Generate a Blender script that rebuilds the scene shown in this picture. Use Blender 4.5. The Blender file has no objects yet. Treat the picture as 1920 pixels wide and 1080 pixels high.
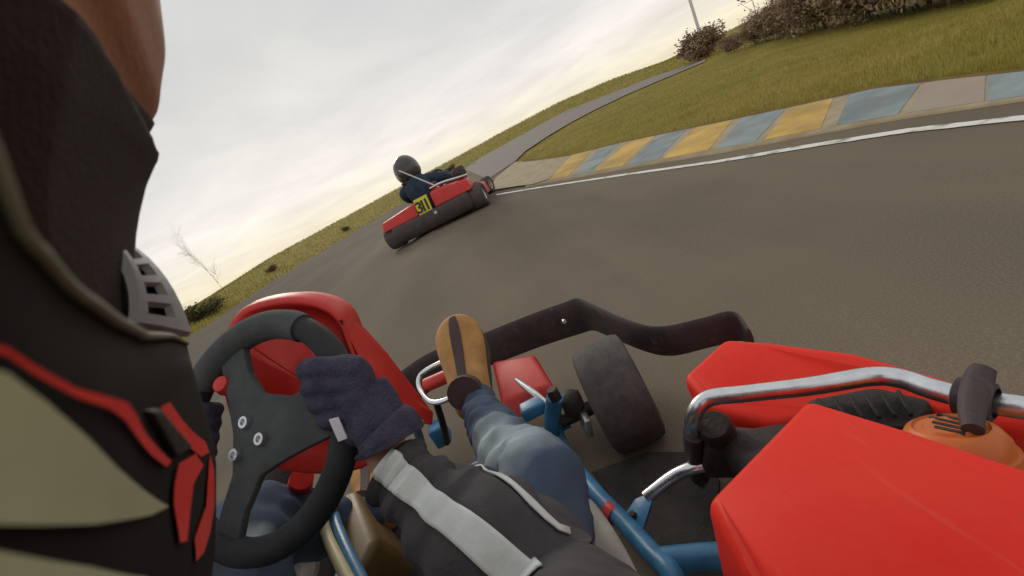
import bpy, bmesh, math, random
import numpy as np
from mathutils import Vector, Matrix, noise
from mathutils.geometry import delaunay_2d_cdt

# ------------------------------------------------------------------ camera
S = bpy.context.scene
COL = S.collection
FPX = 800.0                                   # focal length in pixels of a 1920 wide frame
ROLL, PITCH = math.radians(27.4), math.radians(17.2)
C = np.array([0.0, 0.0, 0.80])
_D = np.array([0, -math.sin(PITCH), -math.cos(PITCH)])
CF = np.array([0, math.cos(PITCH), -math.sin(PITCH)])
CR = np.array([math.cos(ROLL), 0, 0]) + math.sin(ROLL) * _D
CD = np.array([-math.sin(ROLL), 0, 0]) + math.cos(ROLL) * _D
cam = bpy.data.cameras.new('camera')
camo = bpy.data.objects.new('camera', cam)
COL.objects.link(camo)
cam.sensor_width = 36.0
cam.lens = 36.0 * FPX / 1920
cam.clip_start, cam.clip_end = 0.004, 8000
camo.matrix_world = Matrix(((CR[0], -CD[0], -CF[0], C[0]), (CR[1], -CD[1], -CF[1], C[1]), (CR[2], -CD[2], -CF[2], C[2]), (0, 0, 0, 1)))
cam.dof.use_dof = True
cam.dof.focus_distance = 1.6
cam.dof.aperture_fstop = 16
S.camera = camo

# ------------------------------------------------------------------ light
SUN_EL, SUN_AZ = math.radians(24), math.radians(-16)      # low, ahead and a little to the left, behind cloud
w = bpy.data.worlds.new('World')
S.world = w
w.use_nodes = True
nt = w.node_tree
nt.nodes.clear()
def N(t, **k):
    n = nt.nodes.new(t)
    for a, b in k.items():
        setattr(n, a, b)
    return n
def math_node(op, a, b=None, clamp=False):
    n = N('ShaderNodeMath', operation=op, use_clamp=clamp)
    for i, v in enumerate((a, b)):
        if v is None:
            continue
        if isinstance(v, (int, float)):
            n.inputs[i].default_value = v
        else:
            nt.links.new(v, n.inputs[i])
    return n.outputs[0]
def ramp_node(fac, stops):
    n = N('ShaderNodeValToRGB')
    e = n.color_ramp.elements
    while len(e) < len(stops):
        e.new(0.5)
    for q, (p, c) in zip(e, stops):
        q.position = p
        q.color = (*c, 1)
    nt.links.new(fac, n.inputs[0])
    return n.outputs[0]
def mix_node(fac, a, b, mode='MIX'):
    n = N('ShaderNodeMix', data_type='RGBA', blend_type=mode)
    for i, v in ((0, fac), (6, a), (7, b)):
        if isinstance(v, (int, float)):
            n.inputs[i].default_value = v
        elif isinstance(v, tuple):
            n.inputs[i].default_value = (*v, 1)
        else:
            nt.links.new(v, n.inputs[i])
    return n.outputs[2]
sky = N('ShaderNodeTexSky', sky_type='NISHITA', sun_disc=False)
sky.sun_elevation = SUN_EL
sky.sun_rotation = SUN_AZ
sky.dust_density = 3.0
tc = N('ShaderNodeTexCoord')
sep = N('ShaderNodeSeparateXYZ')
nt.links.new(tc.outputs['Generated'], sep.inputs[0])
el = math_node('MAXIMUM', sep.outputs[2], 0.0)
den = math_node('ADD', el, 0.13)
cmb = N('ShaderNodeCombineXYZ')
nt.links.new(math_node('DIVIDE', sep.outputs[0], den), cmb.inputs[0])
nt.links.new(math_node('DIVIDE', sep.outputs[1], den), cmb.inputs[1])
n1 = N('ShaderNodeTexNoise')
n1.inputs['Scale'].default_value = 0.85
n1.inputs['Detail'].default_value = 7
n1.inputs['Roughness'].default_value = 0.58
n1.inputs['Distortion'].default_value = 0.4
nt.links.new(cmb.outputs[0], n1.inputs['Vector'])
base = ramp_node(el, [(0.0, (0.96, 0.86, 0.62)), (0.05, (0.98, 0.91, 0.77)), (0.10, (0.94, 0.89, 0.85)), (0.17, (0.83, 0.81, 0.785)), (0.25, (0.755, 0.75, 0.735)), (0.35, (0.65, 0.665, 0.665)), (0.5, (0.62, 0.645, 0.65)), (1.0, (0.70, 0.71, 0.715))])
cl = ramp_node(n1.outputs[0], [(0.30, (0.84, 0.85, 0.86)), (0.50, (0.96, 0.96, 0.965)), (0.68, (1.08, 1.07, 1.05))])
cloud = mix_node(1.0, base, cl, 'MULTIPLY')
skyb = mix_node(1.0, sky.outputs[0], (0.10, 0.10, 0.10), 'MULTIPLY')
full = mix_node(0.985, skyb, cloud)
bg = N('ShaderNodeBackground')
nt.links.new(full, bg.inputs[0])
bg.inputs[1].default_value = 1.0
ow = N('ShaderNodeOutputWorld')
nt.links.new(bg.outputs[0], ow.inputs[0])

sl = bpy.data.lights.new('sun', 'SUN')
sl.energy = 1.1
sl.angle = math.radians(14)
sl.color = (1.0, 0.90, 0.76)
so = bpy.data.objects.new('sun', sl)
COL.objects.link(so)
sd = Vector((math.sin(SUN_AZ) * math.cos(SUN_EL), math.cos(SUN_AZ) * math.cos(SUN_EL), math.sin(SUN_EL)))
so.rotation_euler = (-sd).to_track_quat('-Z', 'Y').to_euler()
so.location = (0, 0, 20)

S.view_settings.view_transform = 'Standard'
S.view_settings.look = 'None'
S.view_settings.exposure = 0.0
S.view_settings.gamma = 1.0
S.cycles.use_denoising = True

# ------------------------------------------------------------------ pixel geometry (1920x1080 photo pixels -> places)
def ray(u, v):
    return CF + CR * ((u - 960) / FPX) + CD * ((v - 540) / FPX)
def AD(u, v, d):
    return C + ray(u, v) * d
def AZ(u, v, z):
    r = ray(u, v)
    return C + r * ((z - C[2]) / r[2])
def AY(u, v, y):
    r = ray(u, v)
    return C + r * (y / r[1])
def CAMP(x, y, z):                            # helmet / head coordinates: right, up, forward of the lens
    return C + CR * x - CD * y + CF * z
def azel(u, v):
    r = ray(u, v)
    return math.atan2(r[0], r[1]), r[2] / math.hypot(r[0], r[1])

# ------------------------------------------------------------------ materials
MATS = {}
def mat(name, col, rough=0.6, col2=None, scale=8.0, bump=0.0, bscale=None, metal=0.0, spec=0.5, coat=0.0, detail=5.0, lo=0.35, hi=0.65, obj=True, tint=None, tscale=1.0, trans=0.0, sss=0.0):
    if name in MATS:
        return MATS[name]
    m = bpy.data.materials.new(name)
    m.use_nodes = True
    t = m.node_tree
    b = t.nodes['Principled BSDF']
    b.inputs['Roughness'].default_value = rough
    b.inputs['Metallic'].default_value = metal
    b.inputs['Specular IOR Level'].default_value = spec
    b.inputs['Coat Weight'].default_value = coat
    b.inputs['Transmission Weight'].default_value = trans
    if sss:
        b.inputs['Subsurface Weight'].default_value = sss
        b.inputs['Subsurface Scale'].default_value = 0.004
    b.inputs['Base Color'].default_value = (*col, 1)
    g = t.nodes.new('ShaderNodeNewGeometry')
    def nz(sc, dt=detail):
        n = t.nodes.new('ShaderNodeTexNoise')
        n.inputs['Scale'].default_value = sc
        n.inputs['Detail'].default_value = dt
        n.inputs['Roughness'].default_value = 0.6
        t.links.new(g.outputs['Position'], n.inputs['Vector'])
        return n
    if col2:
        n = nz(scale)
        r = t.nodes.new('ShaderNodeValToRGB')
        r.color_ramp.elements[0].position, r.color_ramp.elements[1].position = lo, hi
        r.color_ramp.elements[0].color, r.color_ramp.elements[1].color = (*col, 1), (*col2, 1)
        t.links.new(n.outputs[0], r.inputs[0])
        out = r.outputs[0]
        if tint:
            n2 = nz(tscale, 3)
            r2 = t.nodes.new('ShaderNodeValToRGB')
            r2.color_ramp.elements[0].position, r2.color_ramp.elements[1].position = 0.38, 0.62
            r2.color_ramp.elements[0].color, r2.color_ramp.elements[1].color = (1, 1, 1, 1), (*tint, 1)
            t.links.new(n2.outputs[0], r2.inputs[0])
            mx = t.nodes.new('ShaderNodeMix')
            mx.data_type, mx.blend_type = 'RGBA', 'MULTIPLY'
            mx.inputs[0].default_value = 1
            t.links.new(out, mx.inputs[6])
            t.links.new(r2.outputs[0], mx.inputs[7])
            out = mx.outputs[2]
        t.links.new(out, b.inputs['Base Color'])
        rr = t.nodes.new('ShaderNodeMapRange')
        rr.inputs[3].default_value, rr.inputs[4].default_value = max(rough - 0.12, 0.03), min(rough + 0.12, 1)
        t.links.new(n.outputs[0], rr.inputs[0])
        t.links.new(rr.outputs[0], b.inputs['Roughness'])
    if bump:
        n = nz(bscale or scale * 6)
        bp = t.nodes.new('ShaderNodeBump')
        bp.inputs['Strength'].default_value = bump
        bp.inputs['Distance'].default_value = 0.01
        t.links.new(n.outputs[0], bp.inputs['Height'])
        t.links.new(bp.outputs[0], b.inputs['Normal'])
    MATS[name] = m
    return m

M_asphalt = mat('asphalt', (0.155, 0.126, 0.092), 0.95, (0.215, 0.177, 0.130), 170, 0.09, 360, tint=(0.84, 0.83, 0.84), tscale=0.45, spec=0.08)
M_oldroad = mat('pale_asphalt', (0.21, 0.185, 0.16), 0.9, (0.26, 0.235, 0.205), 20, 0.3, 120, spec=0.2)
M_concrete = mat('tan_concrete', (0.33, 0.26, 0.165), 0.9, (0.42, 0.345, 0.23), 6, 0.3, 90, spec=0.2)
M_white = mat('white_line_paint', (0.26, 0.235, 0.20), 0.7, (0.72, 0.70, 0.66), 9, 0.2, 60, lo=0.32, hi=0.47)
M_yellow = mat('yellow_kerb_paint', (0.68, 0.41, 0.07), 0.85, (0.56, 0.37, 0.12), 5, 0.25, 70, tint=(0.68, 0.68, 0.72), tscale=2.2)
M_blue = mat('blue_kerb_paint', (0.22, 0.295, 0.31), 0.85, (0.31, 0.335, 0.32), 5, 0.25, 70, tint=(0.72, 0.68, 0.66), tscale=2.2)
M_pink = mat('faded_kerb_paint', (0.33, 0.25, 0.195), 0.85, (0.34, 0.285, 0.22), 5, 0.2, 70)
M_grass = mat('mown_grass', (0.215, 0.165, 0.034), 0.95, (0.30, 0.225, 0.058), 0.9, 0.6, 60, tint=(0.86, 0.96, 0.85), tscale=0.3, spec=0.1)
M_blade = mat('grass_blades', (0.30, 0.24, 0.048), 0.9, (0.44, 0.34, 0.09), 3, spec=0.1, tint=(0.84, 0.95, 0.85), tscale=0.3)
M_soil = mat('bare_soil', (0.14, 0.085, 0.035), 0.95, (0.19, 0.13, 0.055), 8, 0.5, 70, spec=0.1)
M_red = mat('red_plastic', (0.56, 0.020, 0.014), 0.45, (0.62, 0.030, 0.020), 10, 0.04, 220, tint=(0.9, 0.95, 0.95), tscale=6, spec=0.45)
M_redfade = mat('sun_faded_red_plastic', (0.78, 0.022, 0.011), 0.55, (0.85, 0.040, 0.020), 9, 0.05, 200, tint=(0.86, 0.88, 0.88), tscale=4.5, spec=0.22)
M_black = mat('black_plastic', (0.046, 0.034, 0.034), 0.6, (0.068, 0.051, 0.050), 14, 0.15, 160, spec=0.35)
M_tyre = mat('tyre_rubber', (0.065, 0.052, 0.050), 0.8, (0.105, 0.088, 0.084), 30, 0.25, 240, spec=0.35)
M_chrome = mat('brushed_steel', (0.62, 0.62, 0.64), 0.28, (0.75, 0.75, 0.76), 40, 0.03, 300, metal=1.0)
M_alu = mat('worn_aluminium', (0.50, 0.48, 0.45), 0.4, (0.66, 0.64, 0.60), 30, 0.05, 200, metal=0.9)
M_bluep = mat('blue_chassis_paint', (0.035, 0.17, 0.34), 0.4, (0.055, 0.23, 0.42), 25, 0.08, 160, tint=(0.75, 0.75, 0.75), tscale=18)
M_orange = mat('orange_plastic', (0.56, 0.12, 0.015), 0.45, (0.64, 0.16, 0.02), 14, 0.05, 200, tint=(0.85, 0.85, 0.85), tscale=12)
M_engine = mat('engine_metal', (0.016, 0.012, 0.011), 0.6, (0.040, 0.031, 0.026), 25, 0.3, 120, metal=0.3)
M_suede = mat('grey_suede', (0.060, 0.062, 0.064), 0.9, (0.085, 0.087, 0.088), 30, 0.3, 400, spec=0.25)
M_darkgrip = mat('dark_grip', (0.022, 0.022, 0.025), 0.75, (0.032, 0.032, 0.035), 30, 0.25, 300, spec=0.3)
M_tank = mat('cream_plastic', (0.50, 0.44, 0.25), 0.5, (0.56, 0.50, 0.30), 12, 0.05, 90)
M_tan = mat('amber_tank', (0.12, 0.070, 0.016), 0.5, (0.17, 0.10, 0.025), 15, 0.05, 90)
M_seat = mat('grey_seat_shell', (0.26, 0.235, 0.205), 0.5, (0.34, 0.31, 0.27), 12, 0.05, 150)
M_jacket = mat('black_jacket_cloth', (0.050, 0.046, 0.050), 0.9, (0.078, 0.071, 0.075), 22, 0.35, 420, spec=0.25)
M_stripe = mat('silver_white_tape', (0.52, 0.53, 0.51), 0.6, (0.64, 0.65, 0.63), 25, 0.1, 260)
M_glove = mat('navy_knit_glove', (0.066, 0.060, 0.096), 0.95, (0.100, 0.092, 0.140), 40, 0.9, 260, spec=0.15)
M_tag = mat('white_cloth_tag', (0.70, 0.66, 0.70), 0.8)
M_skin = mat('skin', (0.42, 0.19, 0.11), 0.55, (0.50, 0.24, 0.14), 30, 0.08, 500, sss=0.1)
M_face = mat('face_skin', (0.24, 0.085, 0.030), 0.7, (0.34, 0.125, 0.042), 40, 0.15, 320, sss=0.05, spec=0.15)
M_bala = mat('dark_balaclava', (0.024, 0.013, 0.011), 0.9, (0.034, 0.019, 0.015), 40, 0.3, 600, spec=0.2)
M_boot = mat('tan_nubuck', (0.40, 0.195, 0.055), 0.75, (0.50, 0.265, 0.085), 22, 0.15, 260, tint=(0.82, 0.78, 0.75), tscale=14)
M_boottrim = mat('brown_boot_strip', (0.045, 0.022, 0.020), 0.7, (0.07, 0.035, 0.03), 20, 0.1, 200)
M_sole = mat('dark_boot_sole', (0.07, 0.045, 0.03), 0.8)
M_hblack = mat('matt_black_shell', (0.012, 0.010, 0.010), 0.75, (0.017, 0.014, 0.014), 30, 0.03, 300, spec=0.15)
M_hred = mat('red_helmet_print', (0.80, 0.026, 0.013), 0.4, (0.84, 0.036, 0.018), 30)
M_holive = mat('pale_helmet_print', (0.46, 0.50, 0.30), 0.3, (0.52, 0.55, 0.33), 18)
M_hgrey = mat('grey_vent_plastic', (0.26, 0.27, 0.29), 0.5, (0.32, 0.33, 0.35), 40)
M_htrim = mat('beige_rubber_trim', (0.17, 0.155, 0.10), 0.6)
M_bark = mat('bare_twigs', (0.15, 0.11, 0.082), 0.95, (0.22, 0.165, 0.125), 5, spec=0.1)
M_dryleaf = mat('dry_leaves', (0.25, 0.175, 0.115), 0.95, (0.38, 0.28, 0.19), 4, spec=0.1)
M_greenleaf = mat('dull_green_leaves', (0.11, 0.10, 0.045), 0.9, (0.17, 0.15, 0.07), 4, spec=0.15)
M_post = mat('white_post_paint', (0.66, 0.64, 0.62), 0.6, (0.76, 0.74, 0.71), 8)
M_yplate = mat('yellow_plate', (0.62, 0.52, 0.02), 0.5, (0.68, 0.58, 0.03), 30)
M_ink = mat('black_print', (0.02, 0.02, 0.02), 0.6)
M_navy = mat('navy_overall', (0.022, 0.036, 0.060), 0.9, (0.040, 0.060, 0.092), 12, 0.3, 80, spec=0.2)
M_maroon = mat('dark_red_seat', (0.10, 0.015, 0.016), 0.6, (0.14, 0.02, 0.02), 12)
M_hdark = mat('scuffed_dark_helmet', (0.035, 0.030, 0.028), 0.35, (0.07, 0.06, 0.055), 14, coat=0.3)

def scuffs(m, colour, sc, amount=0.45, lo=0.60, hi=0.70):
    t = m.node_tree
    b = t.nodes['Principled BSDF']
    src = b.inputs['Base Color'].links[0].from_socket
    g = t.nodes.new('ShaderNodeNewGeometry')
    out = src
    for k, (rot, s_) in enumerate((((0.3, 0.2, 0.5), sc), ((0.1, 0.5, -0.9), sc * 1.4))):
        mp = t.nodes.new('ShaderNodeMapping')
        mp.inputs['Scale'].default_value = (s_, s_ * 0.09, s_ * 0.5)
        mp.inputs['Rotation'].default_value = rot
        t.links.new(g.outputs['Position'], mp.inputs[0])
        n = t.nodes.new('ShaderNodeTexNoise')
        n.inputs['Scale'].default_value = 1.0
        n.inputs['Detail'].default_value = 4
        t.links.new(mp.outputs[0], n.inputs['Vector'])
        mr = t.nodes.new('ShaderNodeMapRange')
        mr.inputs[1].default_value, mr.inputs[2].default_value = lo, hi
        mr.inputs[4].default_value = amount
        t.links.new(n.outputs[0], mr.inputs[0])
        mx = t.nodes.new('ShaderNodeMix')
        mx.data_type = 'RGBA'
        t.links.new(mr.outputs[0], mx.inputs[0])
        t.links.new(out, mx.inputs[6])
        mx.inputs[7].default_value = (*(colour if k == 0 else tuple(c * 0.25 for c in colour)), 1)
        out = mx.outputs[2]
    t.links.new(out, b.inputs['Base Color'])
scuffs(M_redfade, (0.62, 0.20, 0.15), 75, 0.13, 0.62, 0.72)
scuffs(M_red, (0.55, 0.16, 0.12), 75, 0.18, 0.62, 0.72)
scuffs(M_black, (0.17, 0.14, 0.13), 70, 0.35)
scuffs(M_tyre, (0.12, 0.105, 0.095), 60, 0.25, 0.52, 0.70)
scuffs(M_orange, (0.40, 0.20, 0.08), 60, 0.4)
def rubber_line(m):
    t = m.node_tree
    b = t.nodes['Principled BSDF']
    src = b.inputs['Base Color'].links[0].from_socket
    g = t.nodes.new('ShaderNodeNewGeometry')
    sp = t.nodes.new('ShaderNodeSeparateXYZ')
    t.links.new(g.outputs['Position'], sp.inputs[0])
    mp = t.nodes.new('ShaderNodeMapping')
    mp.inputs['Scale'].default_value = (0.8, 0.10, 1)
    mp.inputs['Rotation'].default_value = (0, 0, 0.10)
    t.links.new(g.outputs['Position'], mp.inputs[0])
    n = t.nodes.new('ShaderNodeTexNoise')
    n.inputs['Scale'].default_value = 1.6
    n.inputs['Detail'].default_value = 6
    t.links.new(mp.outputs[0], n.inputs['Vector'])
    mr = t.nodes.new('ShaderNodeMapRange')
    mr.interpolation_type = 'SMOOTHSTEP'
    mr.inputs[1].default_value, mr.inputs[2].default_value = -0.2, -4.5
    t.links.new(sp.outputs[0], mr.inputs[0])
    ad = t.nodes.new('ShaderNodeMath')
    ad.operation = 'MULTIPLY_ADD'
    t.links.new(mr.outputs[0], ad.inputs[0])
    ad.inputs[1].default_value = 0.40
    t.links.new(n.outputs[0], ad.inputs[2])
    r = t.nodes.new('ShaderNodeValToRGB')
    r.color_ramp.elements[0].position, r.color_ramp.elements[1].position = 0.36, 0.86
    r.color_ramp.elements[0].color, r.color_ramp.elements[1].color = (1.09, 1.07, 1.06, 1), (0.70, 0.72, 0.75, 1)
    t.links.new(ad.outputs[0], r.inputs[0])
    mx = t.nodes.new('ShaderNodeMix')
    mx.data_type, mx.blend_type = 'RGBA', 'MULTIPLY'
    mx.inputs[0].default_value = 1
    t.links.new(src, mx.inputs[6])
    t.links.new(r.outputs[0], mx.inputs[7])
    t.links.new(mx.outputs[2], b.inputs['Base Color'])
rubber_line(M_asphalt)

# jeans: faded along the shin, dark at the seams
def jeans_material():
    m = bpy.data.materials.new('washed_denim')
    m.use_nodes = True
    t = m.node_tree
    b = t.nodes['Principled BSDF']
    b.inputs['Roughness'].default_value = 0.9
    b.inputs['Specular IOR Level'].default_value = 0.2
    at = t.nodes.new('ShaderNodeAttribute')
    at.attribute_name = 'fade'
    g = t.nodes.new('ShaderNodeNewGeometry')
    n = t.nodes.new('ShaderNodeTexNoise')
    n.inputs['Scale'].default_value = 28
    n.inputs['Detail'].default_value = 6
    t.links.new(g.outputs['Position'], n.inputs['Vector'])
    ad = t.nodes.new('ShaderNodeMath')
    ad.operation = 'MULTIPLY_ADD'
    t.links.new(n.outputs[0], ad.inputs[0])
    ad.inputs[1].default_value = 0.38
    t.links.new(at.outputs['Fac'], ad.inputs[2])
    r = t.nodes.new('ShaderNodeValToRGB')
    r.color_ramp.elements[0].position, r.color_ramp.elements[1].position = 0.25, 1.15
    r.color_ramp.elements[0].color = (0.054, 0.078, 0.118, 1)
    r.color_ramp.elements[1].color = (0.38, 0.45, 0.47, 1)
    r.color_ramp.elements[1].position = 1.0
    t.links.new(ad.outputs[0], r.inputs[0])
    t.links.new(r.outputs[0], b.inputs['Base Color'])
    bp = t.nodes.new('ShaderNodeBump')
    bp.inputs['Strength'].default_value = 0.25
    bp.inputs['Distance'].default_value = 0.004
    n2 = t.nodes.new('ShaderNodeTexNoise')
    n2.inputs['Scale'].default_value = 500
    t.links.new(g.outputs['Position'], n2.inputs['Vector'])
    t.links.new(n2.outputs[0], bp.inputs['Height'])
    t.links.new(bp.outputs[0], b.inputs['Normal'])
    return m
M_jeans = jeans_material()
M_patch = mat('greyish_pink_patch', (0.30, 0.235, 0.23), 0.6, (0.36, 0.28, 0.27), 30)
M_stitch = mat('pale_stitching', (0.20, 0.22, 0.24), 0.9)

# ------------------------------------------------------------------ object helpers
def V(p):
    return Vector((float(p[0]), float(p[1]), float(p[2])))
def link(name, me, m, parent=None, smooth=True):
    o = bpy.data.objects.new(name, me)
    COL.objects.link(o)
    if m is not None:
        me.materials.append(m)
    if smooth:
        me.polygons.foreach_set('use_smooth', [True] * len(me.polygons))
    if parent is not None:
        o.parent = parent
        if parent.type == 'EMPTY' and '_baked' in parent:
            o.matrix_parent_inverse = Matrix.Translation(-Vector(parent['_baked']))
    return o
def mesh(name, vs, fs, m, parent=None, smooth=True):
    me = bpy.data.meshes.new(name)
    me.from_pydata([tuple(map(float, v)) for v in vs], [], [tuple(f) for f in fs])
    me.update()
    return link(name, me, m, parent, smooth)
def from_bm(name, bm, m, parent=None, smooth=True):
    bmesh.ops.recalc_face_normals(bm, faces=bm.faces[:])
    me = bpy.data.meshes.new(name)
    bm.to_mesh(me)
    bm.free()
    return link(name, me, m, parent, smooth)
def sharp(o, deg=35):
    o.data.set_sharp_from_angle(angle=math.radians(deg))
    return o
def tag(o, label=None, cat=None, group=None, kind=None):
    for k, v in (('label', label), ('category', cat), ('group', group), ('kind', kind)):
        if v:
            o[k] = v
    return o
def thing(name, loc, label, cat, group=None, rotz=None):
    """An Empty at the base; with rotz its parts are in local coordinates, else in world ones."""
    o = bpy.data.objects.new(name, None)
    COL.objects.link(o)
    o.empty_display_size = 0.05
    o.location = V(loc)
    if rotz is None:
        o['_baked'] = tuple(map(float, loc))
    else:
        o.rotation_euler = (0, 0, rotz)
    return tag(o, label, cat, group)
def catmull(P, n):
    P = [np.asarray(p, float) for p in P]
    Q = [2 * P[0] - P[1]] + P + [2 * P[-1] - P[-2]]
    out = []
    for i in range(1, len(Q) - 2):
        for k in range(n):
            t = k / n
            a, b, c, d = Q[i - 1:i + 3]
            out.append(0.5 * (2 * b + (c - a) * t + (2 * a - 5 * b + 4 * c - d) * t * t + (3 * b - a - 3 * c + d) * t ** 3))
    out.append(P[-1])
    return out
def frames(P, up=None):
    P = [np.asarray(p, float) for p in P]
    T = []
    for i in range(len(P)):
        t = P[min(i + 1, len(P) - 1)] - P[max(i - 1, 0)]
        T.append(t / (np.linalg.norm(t) + 1e-12))
    u = np.array([0, 0, 1.0]) if up is None else np.asarray(up, float)
    if abs(T[0] @ u) > 0.97:
        u = np.array([0.3, 1, 0.0])
    A = u - (u @ T[0]) * T[0]
    A /= np.linalg.norm(A)
    out = []
    for t in T:
        A = A - (A @ t) * t
        A /= np.linalg.norm(A)
        out.append((t, A, np.cross(t, A)))
    return P, out
def bm_tube(bm, pts, rad, seg=12, n=6, cap=True, up=None, flat=1.0):
    """A swept round (or flattened) tube; rad is a number or one per point."""
    if np.isscalar(rad):
        rad = [rad] * len(pts)
    Q = catmull([np.append(np.asarray(p, float), r) for p, r in zip(pts, rad)], n) if n > 1 else [np.append(np.asarray(p, float), r) for p, r in zip(pts, rad)]
    P, Fm = frames([q[:3] for q in Q], up)
    rings = []
    for p, (t, a, b), q in zip(P, Fm, Q):
        rings.append([bm.verts.new(V(p + q[3] * (math.cos(k * math.tau / seg) * a * flat + math.sin(k * math.tau / seg) * b))) for k in range(seg)])
    for r0, r1 in zip(rings, rings[1:]):
        for k in range(seg):
            bm.faces.new((r0[k], r0[(k + 1) % seg], r1[(k + 1) % seg], r1[k]))
    if cap:
        bm.faces.new(rings[0][::-1])
        bm.faces.new(rings[-1])
    return rings
def tube(name, pts, rad, m, parent, seg=12, n=6, **k):
    bm = bmesh.new()
    bm_tube(bm, pts, rad, seg, n, **k)
    return sharp(from_bm(name, bm, m, parent), 60)
def bm_sphere(bm, c, r, sx=1, sy=1, sz=1, seg=16):
    r_ = bmesh.ops.create_uvsphere(bm, u_segments=seg, v_segments=seg // 2 + 2, radius=r)
    for v in r_['verts']:
        v.co = Vector((v.co.x * sx, v.co.y * sy, v.co.z * sz)) + V(c)
def hull_box(name, bottom, top, m, parent, bev=0.01, seg=3):
    """A prism between two polygons of equal vertex count, edges rounded."""
    bm = bmesh.new()
    b = [bm.verts.new(V(p)) for p in bottom]
    t = [bm.verts.new(V(p)) for p in top]
    bm.faces.new(b[::-1])
    bm.faces.new(t)
    k = len(b)
    for i in range(k):
        bm.faces.new((b[i], b[(i + 1) % k], t[(i + 1) % k], t[i]))
    bmesh.ops.recalc_face_normals(bm, faces=bm.faces[:])
    if bev:
        bmesh.ops.bevel(bm, geom=bm.edges[:], offset=bev, segments=seg, profile=0.5, affect='EDGES', clamp_overlap=True)
    return sharp(from_bm(name, bm, m, parent), 40)
def box(name, c, sx, sy, sz, m, parent, bev=0.008, R=None):
    vs = []
    for z in (-1, 1):
        for x, y in ((-1, -1), (1, -1), (1, 1), (-1, 1)):
            q = np.array([x * sx / 2, y * sy / 2, z * sz / 2])
            if R is not None:
                q = np.array(R @ Vector(q))
            vs.append(np.asarray(c) + q)
    return hull_box(name, vs[:4], vs[4:], m, parent, bev)
def panel(name, outline, thick, direction, m, parent, bev=0.006, seg=3):
    d = np.asarray(direction, float)
    d = d / np.linalg.norm(d) * thick
    return hull_box(name, [np.asarray(p) + d for p in outline], outline, m, parent, bev, seg)
def lathe(name, prof, center, axis, m, parent, seg=40):
    """prof: (radius, along axis) pairs, closed into a ring when it ends where it began."""
    ax = np.asarray(axis, float)
    ax /= np.linalg.norm(ax)
    u = np.cross(ax, [0, 0, 1.0] if abs(ax[2]) < 0.9 else [1.0, 0, 0])
    u /= np.linalg.norm(u)
    v = np.cross(ax, u)
    vs, fs = [], []
    L = len(prof)
    for k in range(seg):
        a = math.tau * k / seg
        for r, h in prof:
            vs.append(np.asarray(center) + r * (math.cos(a) * u + math.sin(a) * v) + h * ax)
    for k in range(seg):
        for i in range(L - 1):
            fs.append((k * L + i, k * L + i + 1, ((k + 1) % seg) * L + i + 1, ((k + 1) % seg) * L + i))
    return sharp(mesh(name, vs, fs, m, parent), 40)
def grid_mesh(name, G, m, parent, close_u=False, thick=0.0):
    """G[i][j] points -> quad sheet."""
    ni, nj = len(G), len(G[0])
    vs = [p for row in G for p in row]
    fs = []
    for i in range(ni - (0 if close_u else 1)):
        for j in range(nj - 1):
            a, b = i * nj + j, ((i + 1) % ni) * nj + j
            fs.append((a, a + 1, b + 1, b))
    o = mesh(name, vs, fs, m, parent)
    if thick:
        md = o.modifiers.new('thick', 'SOLIDIFY')
        md.thickness = thick
        md.offset = 0
    return o
def remeshed(name, bm, m, parent, voxel=0.004, smooth=4):
    o = from_bm(name, bm, m, parent)
    r = o.modifiers.new('r', 'REMESH')
    r.mode = 'VOXEL'
    r.voxel_size = voxel
    r.use_smooth_shade = True
    s = o.modifiers.new('s', 'SMOOTH')
    s.iterations = smooth
    s.factor = 0.6
    dg = bpy.context.evaluated_depsgraph_get()
    me = bpy.data.meshes.new_from_object(o.evaluated_get(dg))
    o.modifiers.clear()
    o.data = me
    if not me.materials:
        me.materials.append(m)
    me.polygons.foreach_set('use_smooth', [True] * len(me.polygons))
    return o
def copy_tree(o, parent=None):
    c = o.copy()
    COL.objects.link(c)
    c.parent = parent
    for ch in list(o.children):
        copy_tree(ch, c)
    return c

# ------------------------------------------------------------------ terrain: a height field read off the land's outline
SKYLINE = [(250, 640), (345, 592), (410, 548), (500, 488), (600, 433), (750, 351), (850, 298), (950, 243), (1050, 191), (1150, 148), (1280, 106), (1367, 92), (1431, 72), (1590, 40), (1803, 4), (1950, -22)]
EDGE = [(250, 700, 12.0), (300, 668, 13.0), (360, 628, 15.0), (496, 536, 21.0), (602, 472, 28.0), (730, 396, 37.0), (850, 327, 42.0), (900, 296, 44.0), (1060, 208, 44.0), (1220, 146, 36.0), (1320, 111, 26.0), (1367, 101, 21.0), (1431, 80, 18.0), (1590, 48, 15.0), (1803, 10, 13.0), (1950, -15, 13.0)]
_sk = sorted(azel(*p) for p in SKYLINE)
_ed = sorted(azel(u, v) + (r,) for u, v, r in EDGE)
AZG = np.radians(np.arange(-180, 180.01, 0.5))
RG = np.concatenate([[0], np.geomspace(0.25, 4000, 150)])
def pchip(xs, ys, x):
    xs, ys = np.asarray(xs, float), np.asarray(ys, float)
    h = np.diff(xs)
    d = np.diff(ys) / h
    m_ = np.zeros_like(xs)
    m_[0], m_[-1] = d[0], d[-1]
    for i in range(1, len(xs) - 1):
        if d[i - 1] * d[i] > 0:
            m_[i] = 2 * d[i - 1] * d[i] / (d[i - 1] + d[i])
    i = np.clip(np.searchsorted(xs, x) - 1, 0, len(h) - 1)
    t = (x - xs[i]) / h[i]
    return (ys[i] * (1 + 2 * t) * (1 - t) ** 2 + m_[i] * h[i] * t * (1 - t) ** 2 + ys[i + 1] * t * t * (3 - 2 * t) + m_[i + 1] * h[i] * t * t * (t - 1))
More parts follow.
